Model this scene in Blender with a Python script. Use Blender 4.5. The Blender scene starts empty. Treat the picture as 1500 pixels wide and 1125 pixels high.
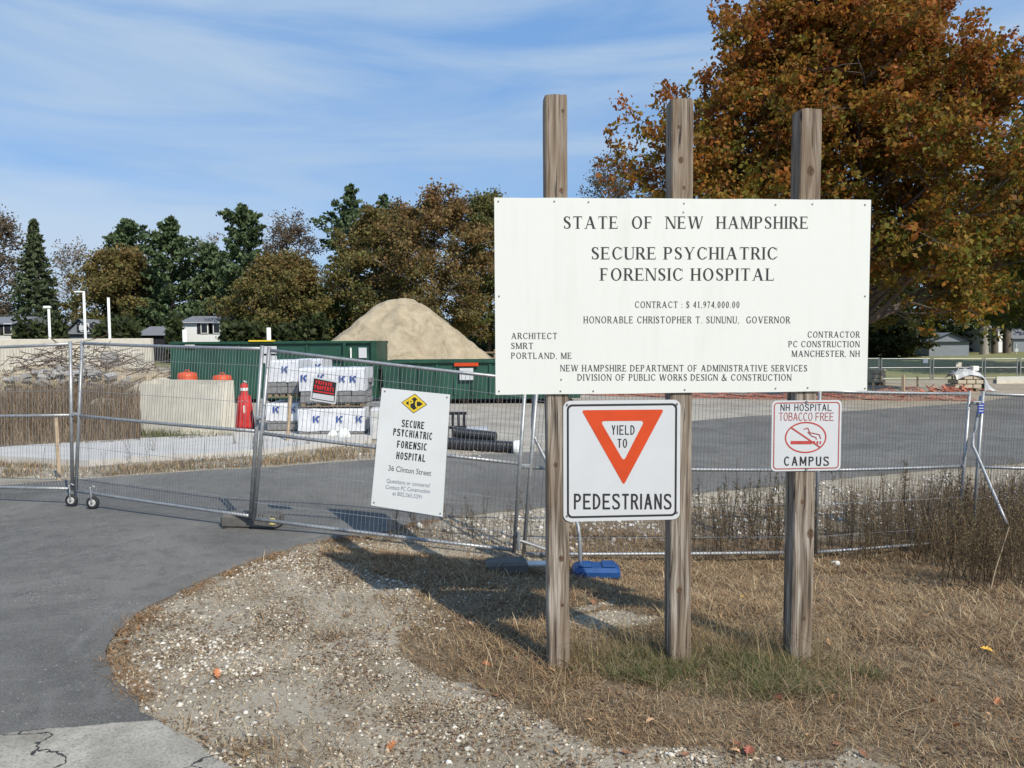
import bpy, math, random
import numpy as np
from mathutils import Vector, Matrix
from mathutils.geometry import delaunay_2d_cdt

random.seed(7)
RNG = np.random.default_rng(7)
sc = bpy.context.scene
C = sc.collection

# ------------------------------------------------------------------ camera, sky, sun
F = 1083.0                      # focal length in photo pixels (photo 1500 x 1125)
EYE = Vector((0, 0, 2.0))
PITCH = math.atan(62.5 / F)
ROLL = math.radians(0.35)
fw = Vector((0, math.cos(PITCH), -math.sin(PITCH)))
rt0 = Vector((1, 0, 0)); up0 = Vector((0, math.sin(PITCH), math.cos(PITCH)))
rt = rt0 * math.cos(ROLL) - up0 * math.sin(ROLL)
up = up0 * math.cos(ROLL) + rt0 * math.sin(ROLL)
cam = bpy.data.cameras.new('camera'); camo = bpy.data.objects.new('camera', cam); C.objects.link(camo)
M = Matrix((rt, up, -fw)).transposed().to_4x4(); M.translation = EYE
camo.matrix_world = M
cam.sensor_width = 36; cam.lens = 36 * F / 1500; cam.clip_start = 0.1; cam.clip_end = 3000
sc.camera = camo

SUN_EL = math.radians(43.0)
SUN_DIR = Vector((0.565, -0.825, 0)).normalized() * math.cos(SUN_EL) + Vector((0, 0, math.sin(SUN_EL)))
world = bpy.data.worlds.new('World'); sc.world = world; world.use_nodes = True
nt = world.node_tree; nt.nodes.clear()
N = nt.nodes.new; L = nt.links.new
wout = N('ShaderNodeOutputWorld'); bg = N('ShaderNodeBackground'); sky = N('ShaderNodeTexSky')
sky.sky_type = 'NISHITA'; sky.sun_disc = False; sky.sun_elevation = SUN_EL
sky.sun_rotation = math.atan2(SUN_DIR.x, SUN_DIR.y); sky.air_density = 1.1; sky.dust_density = 0.4; sky.ozone_density = 1.6
sky.altitude = 100
tc = N('ShaderNodeTexCoord'); mp = N('ShaderNodeMapping'); mp.inputs['Scale'].default_value = (1.1, 1.1, 7.5)
mp.inputs['Rotation'].default_value = (0.0, 0.10, 0.25)
L(tc.outputs['Generated'], mp.inputs['Vector'])
n1 = N('ShaderNodeTexNoise'); n1.inputs['Scale'].default_value = 1.6; n1.inputs['Detail'].default_value = 9; n1.inputs['Roughness'].default_value = 0.52; n1.inputs['Distortion'].default_value = 0.6
L(mp.outputs[0], n1.inputs['Vector'])
r1 = N('ShaderNodeValToRGB'); r1.color_ramp.elements[0].position = 0.42; r1.color_ramp.elements[0].color = (0.0, 0.0, 0.0, 1); r1.color_ramp.elements[1].position = 0.68; r1.color_ramp.elements[1].color = (0.85, 0.85, 0.85, 1)
L(n1.outputs[0], r1.inputs[0])
mx = N('ShaderNodeMix'); mx.data_type = 'RGBA'
veil = N('ShaderNodeMix'); veil.data_type = 'RGBA'; veil.inputs[0].default_value = 0.72
L(sky.outputs[0], veil.inputs[6]); veil.inputs[7].default_value = (1.30, 2.75, 5.35, 1)      # thin high veil over the whole sky
L(r1.outputs[0], mx.inputs[0]); L(veil.outputs[2], mx.inputs[6]); mx.inputs[7].default_value = (3.2, 4.15, 5.35, 1)
sx = N('ShaderNodeSeparateXYZ'); L(tc.outputs['Generated'], sx.inputs[0])
def mr(sock, a, b):
    n = N('ShaderNodeMapRange'); n.interpolation_type = 'SMOOTHSTEP'; n.inputs['From Min'].default_value = a; n.inputs['From Max'].default_value = b; L(sock, n.inputs['Value']); return n.outputs[0]
def ml(a, b):
    n = N('ShaderNodeMath'); n.operation = 'MULTIPLY'; L(a, n.inputs[0]); (L(b, n.inputs[1]) if not isinstance(b, float) else setattr(n.inputs[1], 'default_value', b)); return n.outputs[0]
n2_ = N('ShaderNodeTexNoise'); n2_.inputs['Scale'].default_value = 2.2; n2_.inputs['Detail'].default_value = 6; L(mp.outputs[0], n2_.inputs['Vector'])
bank = ml(ml(ml(mr(sx.outputs[2], .34, .10), mr(sx.outputs[0], .05, -.55)), mr(n2_.outputs[0], .28, .60)), .80)   # thin cloud bank low in the west
mx2 = N('ShaderNodeMix'); mx2.data_type = 'RGBA'; L(bank, mx2.inputs[0]); L(mx.outputs[2], mx2.inputs[6]); mx2.inputs[7].default_value = (3.9, 4.7, 5.7, 1)
L(mx2.outputs[2], bg.inputs[0]); bg.inputs[1].default_value = 0.135
L(bg.outputs[0], wout.inputs[0])
sun = bpy.data.lights.new('sun', 'SUN'); suno = bpy.data.objects.new('sun', sun); C.objects.link(suno)
sun.energy = 4.4; sun.angle = math.radians(0.5); sun.color = (1.0, 0.925, 0.80)
suno.rotation_euler = SUN_DIR.to_track_quat('Z', 'Y').to_euler(); suno.location = (8, -10, 12)
sc.view_settings.view_transform = 'Standard'; sc.view_settings.look = 'None'
sc.view_settings.exposure = 0.12; sc.view_settings.gamma = 1; sc.view_settings.use_curve_mapping = False
sc.cycles.max_bounces = 6; sc.cycles.transparent_max_bounces = 8

# ------------------------------------------------------------------ terrain height and pixel helpers
CP = np.array([
 (-3,4,0),(-5,6,0),(-2,6,0),(-8,9,-.04),(-5.5,9.4,-.08),(-2.7,8,-.02),(-1.5,3,0),(0,1,0),(0,-4,0),(6,-4,0),(-6,-4,0),(-12,5,0),(12,3,-.1),
 (1,3,-.03),(3,3,-.05),(.29,4.7,-.09),(1.1,4.75,-.1),(1.95,4.85,-.1),(-.6,6.2,-.06),(.14,7.7,-.30),(1.2,8,-.50),(2.4,8.4,-.66),(3.4,8.7,-.74),(4.6,9.0,-.74),(5.6,9.2,-.72),
 (8,9.5,-.52),(13,10,-.5),(5,6.5,-.28),(4,5,-.14),(8,6,-.3),(-3,11,-.1),(0,12,-.17),(3,14,-.3),(7,15,-.32),(12,18,-.32),(3,20,-.3),
 (-9,13,-.05),(-4,14,-.1),(-14,12,-.05),(-7.5,17,-.1),(-4,17,-.15),(-12,25,-.1),(0,28,-.2),(10,30,-.35),(10,42,-.4),(25,42,-.4),(38,42,-.4),
 (-20,40,-.1),(-45,50,0),(-40,80,0),(0,85,0),(20,88,.2),(40,90,.2),(65,90,.2),(0,130,.3),(-80,120,.3),(80,130,.3),(0,400,.3),(300,300,.3),(-300,300,.3)], float)
CR = (0.6 + 0.13 * np.abs(CP[:, 1]) + 0.08 * np.abs(CP[:, 0])) ** 2
def gz(x, y):
    x = np.asarray(x, float); y = np.asarray(y, float)
    d = (x[..., None] - CP[:, 0]) ** 2 + (y[..., None] - CP[:, 1]) ** 2
    w = CR ** 0.6 / (d + CR) ** 2
    return (w * CP[:, 2]).sum(-1) / w.sum(-1)
def gh(x, y): return float(gz(x, y))
def ray(px, py): return fw + rt * ((px - 750) / F) + up * ((562.5 - py) / F)
def P(px, py, D):
    r = ray(px, py); return EYE + r * (D / r.y)
def G(px, py):
    r = ray(px, py); t = 3.0; lo = 0.5
    z = -0.1
    for _ in range(30):
        t = (z - EYE.z) / r.z if r.z < -1e-5 else 500
        p = EYE + r * t; z = z * .4 + gh(p.x, p.y) * .6
    return Vector((p.x, p.y, gh(p.x, p.y)))
def GX(px, D):   # ground point under pixel column px at forward distance D
    x = (px - 750) / F * D; return Vector((x, D, gh(x, D)))

# ------------------------------------------------------------------ materials
def newmat(name):
    m = bpy.data.materials.new(name); m.use_nodes = True
    b = m.node_tree.nodes['Principled BSDF']; return m, m.node_tree, b
def nmath(t, op, a, b=None, clamp=False):
    n = t.nodes.new('ShaderNodeMath'); n.operation = op; n.use_clamp = clamp
    for i, v in enumerate((a, b)):
        if v is None: continue
        if isinstance(v, (int, float)): n.inputs[i].default_value = v
        else: t.links.new(v, n.inputs[i])
    return n.outputs[0]
def nnoise(t, scale, detail=4, rough=.55, vec=None, dist=0):
    n = t.nodes.new('ShaderNodeTexNoise'); n.inputs['Scale'].default_value = scale; n.inputs['Detail'].default_value = detail
    n.inputs['Roughness'].default_value = rough; n.inputs['Distortion'].default_value = dist
    if vec is not None: t.links.new(vec, n.inputs['Vector'])
    return n.outputs[0]
def nramp(t, fac, stops):
    n = t.nodes.new('ShaderNodeValToRGB'); e = n.color_ramp.elements
    while len(e) < len(stops): e.new(.5)
    for i, (p, c) in enumerate(stops):
        e[i].position = p; e[i].color = (*c, 1) if len(c) == 3 else c
    t.links.new(fac, n.inputs[0]); return n.outputs[0]
def nmix(t, fac, a, b, blend='MIX'):
    n = t.nodes.new('ShaderNodeMix'); n.data_type = 'RGBA'; n.blend_type = blend
    for i, v in ((0, fac), (6, a), (7, b)):
        if isinstance(v, (int, float)): n.inputs[i].default_value = v
        elif isinstance(v, tuple): n.inputs[i].default_value = (*v, 1)
        else: t.links.new(v, n.inputs[i])
    return n.outputs[2]
def nvec(t, scale=(1, 1, 1), kind='Object', rot=(0, 0, 0)):
    c = t.nodes.new('ShaderNodeTexCoord'); m = t.nodes.new('ShaderNodeMapping')
    m.inputs['Scale'].default_value = scale; m.inputs['Rotation'].default_value = rot
    t.links.new(c.outputs[kind], m.inputs['Vector']); return m.outputs[0]
def nbump(t, b, h, strength=.3, dist=.01):
    n = t.nodes.new('ShaderNodeBump'); n.inputs['Strength'].default_value = strength; n.inputs['Distance'].default_value = dist
    t.links.new(h, n.inputs['Height']); t.links.new(n.outputs[0], b.inputs['Normal'])
def pm(name, col, var=.25, scale=8, rough=.7, metal=0, bump=.0, bscale=None, vs=(1, 1, 1), bdist=.005):
    m, t, b = newmat(name)
    v = nvec(t, vs)
    n = nnoise(t, scale, 5, .6, v)
    c0 = tuple(c * (1 - var) for c in col); c1 = tuple(min(1, c * (1 + var)) for c in col)
    t.links.new(nramp(t, n, [(.3, c0), (.7, c1)]), b.inputs['Base Color'])
    b.inputs['Roughness'].default_value = rough; b.inputs['Metallic'].default_value = metal
    if bump: nbump(t, b, nnoise(t, bscale or scale * 4, 4, .6, v), bump, bdist)
    return m
def attrmat(name, rough=.8, trans=0.0, mul=1.0):
    m, t, b = newmat(name)
    a = t.nodes.new('ShaderNodeAttribute'); a.attribute_name = 'Col'
    t.links.new(a.outputs['Color'], b.inputs['Base Color']); b.inputs['Roughness'].default_value = rough
    b.inputs['Specular IOR Level'].default_value = .25
    if trans:
        tr = t.nodes.new('ShaderNodeBsdfTranslucent'); t.links.new(a.outputs['Color'], tr.inputs[0])
        mxs = t.nodes.new('ShaderNodeMixShader'); mxs.inputs[0].default_value = trans
        o = t.nodes['Material Output']
        t.links.new(b.outputs[0], mxs.inputs[1]); t.links.new(tr.outputs[0], mxs.inputs[2]); t.links.new(mxs.outputs[0], o.inputs[0])
    return m

MT = {}
MT['galv'] = pm('galvanized_steel', (.33, .34, .345), .22, 14, .48, .55, .1, 60)
MT['wire'] = pm('galvanized_wire', (.33, .34, .35), .25, 6, .5, .55)
MT['rubber'] = pm('black_rubber', (.022, .022, .024), .3, 20, .75)
MT['rubfoot'] = pm('dark_rubber_foot', (.11, .105, .095), .3, 9, .9, 0, .3)
MT['hub'] = pm('pale_hub_metal', (.62, .62, .60), .15, 10, .45, .3)
MT['white'] = pm('white_paint', (.78, .80, .76), .04, 3, .5)
MT['board'] = pm('white_sign_board', (.68, .695, .65), .035, 2.2, .45, 0, .03, 14)
def grime(name, col, dirt, amt):
    m, t, b = newmat(name); v = nvec(t, (1, 1, 1))
    st = nnoise(t, 9, 5, .6, nvec(t, (1.6, 1.6, .12))); cl_ = nnoise(t, 2.0, 5, .6, v)
    f = nmath(t, 'MULTIPLY', nmath(t, 'MULTIPLY', nramp(t, st, [(.48, (0, 0, 0)), (.72, (1, 1, 1))]), nramp(t, cl_, [(.4, (.15, .15, .15)), (.65, (1, 1, 1))])), amt)
    t.links.new(nmix(t, f, col, dirt), b.inputs['Base Color']); b.inputs['Roughness'].default_value = .5
    nbump(t, b, nnoise(t, 3.0, 3, .5, v), .12, .02); return m
MT['board'] = grime('white_sign_board', (.68, .695, .65), (.48, .465, .41), .24)
MT['signwhite'] = pm('white_reflective_sheeting', (.56, .575, .585), .04, 3, .35)
MT['pcwhite'] = pm('pale_banner_board', (.68, .70, .70), .035, 2.5, .4)
MT['black'] = pm('black_print', (.018, .018, .020), .2, 30, .6)
MT['greyprint'] = pm('grey_print', (.055, .055, .058), .3, 40, .6)
MT['slate'] = pm('slate_print', (.20, .23, .30), .15, 40, .6)
MT['orange'] = pm('faded_orange_red', (.56, .055, .006), .10, 5, .45)
MT['redprint'] = pm('red_print', (.42, .045, .035), .2, 20, .6)
MT['maroon'] = pm('maroon_print', (.33, .06, .05), .2, 20, .6)
MT['signred'] = pm('bright_red_print', (.62, .02, .02), .15, 14, .5)
MT['yellow'] = pm('yellow_print', (.75, .55, .03), .08, 12, .5)
MT['alu'] = pm('aluminium_edge', (.50, .51, .52), .1, 12, .45, .6)
MT['screw'] = pm('screw_steel', (.22, .22, .21), .3, 40, .5, .6)
MT['conc'] = pm('pale_concrete', (.60, .56, .46), .13, 3.5, .85, 0, .25, 40)
MT['concd'] = pm('grey_concrete', (.34, .33, .31), .18, 3.5, .88, 0, .3, 30)
MT['walk'] = pm('sidewalk_concrete', (.47, .455, .425), .10, 2.2, .85, 0, .2, 60)
MT['green'] = pm('green_dumpster_paint', (.014, .066, .042), .34, 1.3, .5, 0, .12, 6)
MT['greend'] = pm('dark_green_paint', (.010, .055, .030), .35, 3, .5)
MT['sand'] = None
MT['bred'] = pm('red_cloth', (.50, .022, .02), .25, 9, .7, 0, .2, 30)
MT['borange'] = pm('orange_plastic', (.60, .08, .014), .15, 7, .5)
MT['wrap'] = pm('white_plastic_wrap', (.64, .655, .68), .14, 4, .4, 0, .5, 12, bdist=.03)
MT['paver'] = pm('grey_paver', (.20, .20, .20), .3, 8, .85, 0, .3, 40)
MT['blueprint'] = pm('blue_print', (.03, .07, .28), .25, 12, .5)
MT['palletwood'] = pm('pallet_wood', (.22, .16, .10), .35, 10, .85, 0, .3, 40)
MT['stake'] = pm('raw_stake_wood', (.45, .34, .22), .25, 14, .8)
MT['bpipe'] = pm('black_plastic_pipe', (.02, .02, .023), .3, 6, .42)
MT['blue'] = pm('blue_plastic', (.010, .06, .20), .25, 9, .45)
MT['bark'] = pm('bark', (.13, .105, .085), .4, 7, .95, 0, .7, 22, vs=(1, 1, .25), bdist=.03)
MT['barkpale'] = pm('pale_bark', (.30, .27, .23), .3, 7, .95, 0, .5, 22, vs=(1, 1, .25), bdist=.03)
MT['leaf'] = attrmat('leaf', .6, .42)
MT['needle'] = attrmat('needle', .7, .25)
MT['blade'] = attrmat('grass_blade', .85, .25)
MT['stone'] = attrmat('stone', .9)
MT['stem'] = attrmat('dry_stem', .9, .1)
MT['shingle'] = pm('grey_shingles', (.17, .18, .20), .2, 12, .9)
MT['siding'] = pm('white_siding', (.75, .76, .76), .05, 2, .6)
MT['sidinggrey'] = pm('grey_siding', (.20, .225, .25), .12, 3, .7)
MT['glass'] = pm('dark_window_glass', (.03, .035, .045), .3, 3, .12)
MT['shutter'] = pm('black_shutter', (.02, .02, .025), .2, 5, .6)
MT['tarp'] = pm('grey_tarp', (.45, .47, .49), .22, 3, .35, 0, .6, 8, bdist=.04)
MT['block'] = pm('tan_block', (.48, .42, .32), .15, 5, .9, 0, .2, 40)
MT['safety'] = pm('faded_orange_netting', (.42, .15, .10), .3, 4, .8)
MT['rust'] = pm('rusty_steel', (.12, .075, .05), .45, 9, .85)
MT['tagblue'] = pm('blue_tag', (.03, .06, .32), .1, 8, .4)
MT['yelref'] = pm('yellow_reflector', (.75, .62, .22), .1, 8, .4)

def sand_mat():
    m, t, b = newmat('sand')
    v = nvec(t, (1, 1, .35))
    c = nramp(t, nnoise(t, 1.3, 9, .72, v, 1.6), [(.3, (.22, .175, .115)), (.47, (.35, .29, .195)), (.66, (.45, .38, .265))])
    t.links.new(c, b.inputs['Base Color']); b.inputs['Roughness'].default_value = .95
    nbump(t, b, nnoise(t, 5, 8, .7), .9, .15); return m
MT['sand'] = sand_mat()

def asphalt_mat():
    m, t, b = newmat('worn_asphalt')
    v = nvec(t)
    big = nnoise(t, .5, 7, .68, v, .9)
    base = nramp(t, big, [(.36, (.122, .118, .108)), (.62, (.20, .193, .176))])
    mid = nnoise(t, 5.5, 6, .72, v, .5)
    base = nmix(t, nramp(t, mid, [(.34, (.55, .55, .55)), (.52, (0, 0, 0))]), base, (.085, .084, .080))
    streak = nnoise(t, 2.2, 7, .7, nvec(t, (.22, 1.9, 1), rot=(0, 0, .5)), 1.4)
    base = nmix(t, nramp(t, streak, [(.52, (0, 0, 0)), (.70, (.28, .28, .28))]), base, (.235, .228, .212))
    pos = t.nodes.new('ShaderNodeVectorMath'); pos.operation = 'DISTANCE'; pos.inputs[1].default_value = (.2, 5.6, 0); t.links.new(v, pos.inputs[0])
    for rad_ in (2.95, 3.22, 4.35, 4.62):      # scuffs of wheels turning round the corner
        e_ = nmath(t, 'SUBTRACT', 1.0, nmath(t, 'DIVIDE', nmath(t, 'ABSOLUTE', nmath(t, 'SUBTRACT', pos.outputs['Value'], rad_)), .055), True)
        e_ = nmath(t, 'MULTIPLY', nmath(t, 'MULTIPLY', e_, nramp(t, nnoise(t, 1.3, 4, .6, v), [(.42, (0, 0, 0)), (.6, (1, 1, 1))])), .30)
        base = nmix(t, e_, base, (.27, .265, .25))
    fine = nnoise(t, 95, 4, .85, v)
    base = nmix(t, nramp(t, fine, [(.36, (.75, .75, .75)), (.5, (0, 0, 0))]), base, (.055, .054, .052))
    base = nmix(t, nramp(t, fine, [(.54, (0, 0, 0)), (.68, (.6, .6, .6))]), base, (.30, .29, .27))
    vo = t.nodes.new('ShaderNodeTexVoronoi'); vo.inputs['Scale'].default_value = 38; t.links.new(v, vo.inputs['Vector'])
    sp = nmath(t, 'LESS_THAN', vo.outputs['Distance'], .22)
    msk = nramp(t, nnoise(t, 1.1, 5, .7, v, 1.2), [(.46, (0, 0, 0)), (.60, (1, 1, 1))])
    rs = nmath(t, 'GREATER_THAN', nnoise(t, 24, 2, .5, v), .54)
    f = nmath(t, 'MULTIPLY', nmath(t, 'MULTIPLY', sp, msk), rs)
    base = nmix(t, f, base, (.46, .43, .38))
    t.links.new(base, b.inputs['Base Color']); b.inputs['Roughness'].default_value = .92; b.inputs['Specular IOR Level'].default_value = .25
    nbump(t, b, nmath(t, 'ADD', fine, nmath(t, 'MULTIPLY', nnoise(t, 40, 3, .6, v), .6)), .8, .008)
    return m
MT['asphalt'] = asphalt_mat()

def apron_mat():
    m, t, b = newmat('cracked_old_pavement')
    v = nvec(t)
    base = nramp(t, nnoise(t, 1.4, 8, .7, v, .5), [(.38, (.24, .22, .18)), (.62, (.46, .43, .365))])
    vo = t.nodes.new('ShaderNodeTexVoronoi'); vo.feature = 'DISTANCE_TO_EDGE'; vo.inputs['Scale'].default_value = 1.1
    dv = t.nodes.new('ShaderNodeVectorMath'); dv.operation = 'ADD'
    nn = t.nodes.new('ShaderNodeTexNoise'); nn.inputs['Scale'].default_value = 4; nn.inputs['Detail'].default_value = 6
    sc_ = t.nodes.new('ShaderNodeVectorMath'); sc_.operation = 'SCALE'; sc_.inputs['Scale'].default_value = .35
    t.links.new(v, nn.inputs['Vector']); t.links.new(nn.outputs['Color'], sc_.inputs[0]); t.links.new(v, dv.inputs[0]); t.links.new(sc_.outputs[0], dv.inputs[1])
    t.links.new(dv.outputs[0], vo.inputs['Vector'])
    crack = nmath(t, 'MULTIPLY', nmath(t, 'LESS_THAN', vo.outputs['Distance'], .005), nmath(t, 'GREATER_THAN', nnoise(t, 1.2, 2, .5, v), .36))
    fine = nnoise(t, 70, 6, .85, v)
    base = nmix(t, nramp(t, fine, [(.38, (.8, .8, .8)), (.52, (0, 0, 0))]), base, (.12, .11, .09))
    base = nmix(t, crack, base, (.03, .03, .028))
    t.links.new(base, b.inputs['Base Color']); b.inputs['Roughness'].default_value = .9
    nbump(t, b, fine, .5, .006); return m
MT['apron'] = apron_mat()

def ground_mat():
    m, t, b = newmat('gravel_and_thatch')
    v = nvec(t)
    ag = t.nodes.new('ShaderNodeAttribute'); ag.attribute_name = 'Col'
    sep = t.nodes.new('ShaderNodeSeparateColor'); t.links.new(ag.outputs['Color'], sep.inputs[0])
    brk = nnoise(t, 5, 7, .7, v, .4)
    g = nmath(t, 'ADD', sep.outputs[0], nmath(t, 'MULTIPLY', nmath(t, 'SUBTRACT', brk, .5), 1.5))
    gm = nramp(t, g, [(.38, (0, 0, 0)), (.62, (1, 1, 1))])
    gravel = nramp(t, nnoise(t, 20, 9, .82, v, .3), [(.30, (.17, .135, .092)), (.5, (.28, .24, .175)), (.66, (.44, .39, .30))])
    gravel = nmix(t, nramp(t, nnoise(t, 1.6, 5, .6, v), [(.4, (0, 0, 0)), (.6, (.65, .65, .65))]), gravel, (.40, .355, .28))
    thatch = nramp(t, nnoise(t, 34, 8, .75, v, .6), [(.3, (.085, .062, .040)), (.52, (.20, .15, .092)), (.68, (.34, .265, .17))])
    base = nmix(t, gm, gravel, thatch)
    lawn = nramp(t, nnoise(t, .35, 8, .7, v), [(.35, (.14, .175, .055)), (.65, (.26, .215, .10))])
    base = nmix(t, sep.outputs[1], base, lawn)
    dirt = nramp(t, nnoise(t, 1.2, 8, .7, v), [(.35, (.27, .24, .20)), (.65, (.42, .39, .33))])
    base = nmix(t, sep.outputs[2], base, dirt)
    t.links.new(base, b.inputs['Base Color']); b.inputs['Roughness'].default_value = .95
    nbump(t, b, nnoise(t, 45, 6, .75, v), .9, .012); return m
MT['ground'] = ground_mat()

def wood_mat(name, knots, seed):
    """weathered grey-brown post: object coords x across, y depth, z up; knots = (x, z, r)"""
    m, t, b = newmat(name)
    co = t.nodes.new('ShaderNodeTexCoord'); sp = t.nodes.new('ShaderNodeSeparateXYZ'); t.links.new(co.outputs['Object'], sp.inputs[0])
    X, Y, Z = sp.outputs[0], sp.outputs[1], sp.outputs[2]
    xx = nmath(t, 'ADD', X, nmath(t, 'MULTIPLY', Y, .63))
    wob = nnoise(t, 1.0, 3, .5, nvec(t, (3, 3, .9)))
    xx = nmath(t, 'ADD', xx, nmath(t, 'MULTIPLY', nmath(t, 'SUBTRACT', wob, .5), .05))
    kd = None
    for (kx, kz, kr) in knots:
        dx = nmath(t, 'SUBTRACT', X, kx); dz = nmath(t, 'SUBTRACT', Z, kz)
        dd = nmath(t, 'ADD', nmath(t, 'POWER', nmath(t, 'ABSOLUTE', dx), 2), nmath(t, 'POWER', nmath(t, 'ABSOLUTE', nmath(t, 'MULTIPLY', dz, .30)), 2))
        fall = nmath(t, 'DIVIDE', kr * kr * 2.4, nmath(t, 'ADD', dd, kr * kr * 1.3))
        xx = nmath(t, 'SUBTRACT', xx, nmath(t, 'MULTIPLY', nmath(t, 'MULTIPLY', dx, fall), .42))
        d2 = nmath(t, 'ADD', nmath(t, 'POWER', nmath(t, 'ABSOLUTE', dx), 2), nmath(t, 'POWER', nmath(t, 'ABSOLUTE', nmath(t, 'MULTIPLY', dz, .75)), 2))
        k = nmath(t, 'SUBTRACT', 1.0, nmath(t, 'DIVIDE', nmath(t, 'SQRT', d2), kr * .95), True)
        kd = k if kd is None else nmath(t, 'MAXIMUM', kd, k)
    cb = t.nodes.new('ShaderNodeCombineXYZ'); t.links.new(xx, cb.inputs[0]); cb.inputs[1].default_value = seed
    t.links.new(nmath(t, 'MULTIPLY', Z, .035), cb.inputs[2])
    g1 = nnoise(t, 48, 3, .55, cb.outputs[0])
    cb2 = t.nodes.new('ShaderNodeCombineXYZ'); t.links.new(xx, cb2.inputs[0]); cb2.inputs[1].default_value = seed + 3
    t.links.new(nmath(t, 'MULTIPLY', Z, .012), cb2.inputs[2])
    g2 = nnoise(t, 260, 3, .6, cb2.outputs[0])
    g = nmath(t, 'ADD', nmath(t, 'MULTIPLY', g1, .68), nmath(t, 'MULTIPLY', g2, .32))
    col = nramp(t, g, [(.38, (.055, .041, .031)), (.46, (.145, .115, .088)), (.53, (.265, .225, .18)), (.62, (.41, .37, .315))])
    patch = nnoise(t, 1.0, 4, .6, nvec(t, (9, 9, 1.6)))
    col = nmix(t, nramp(t, patch, [(.40, (0, 0, 0)), (.62, (.55, .55, .55))]), col, (.175, .118, .07))
    # checks (long dark cracks)
    cb3 = t.nodes.new('ShaderNodeCombineXYZ'); t.links.new(xx, cb3.inputs[0]); cb3.inputs[1].default_value = seed + 8
    t.links.new(nmath(t, 'MULTIPLY', Z, .02), cb3.inputs[2])
    ck = nramp(t, nnoise(t, 110, 2, .5, cb3.outputs[0]), [(.33, (1, 1, 1)), (.37, (0, 0, 0))])
    col = nmix(t, ck, col, (.03, .022, .017))
    if kd is not None:
        kk = nramp(t, kd, [(0, (0, 0, 0)), (.25, (.75, .75, .75)), (.6, (.95, .95, .95))])
        kc = nramp(t, nnoise(t, 90, 3, .6, nvec(t)), [(.4, (.03, .018, .012)), (.65, (.16, .085, .04))])
        col = nmix(t, kk, col, kc)
    t.links.new(col, b.inputs['Base Color']); b.inputs['Roughness'].default_value = .9
    hh = nmath(t, 'SUBTRACT', g, nmath(t, 'MULTIPLY', ck, .6))
    nbump(t, b, hh, .8, .005); return m

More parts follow.
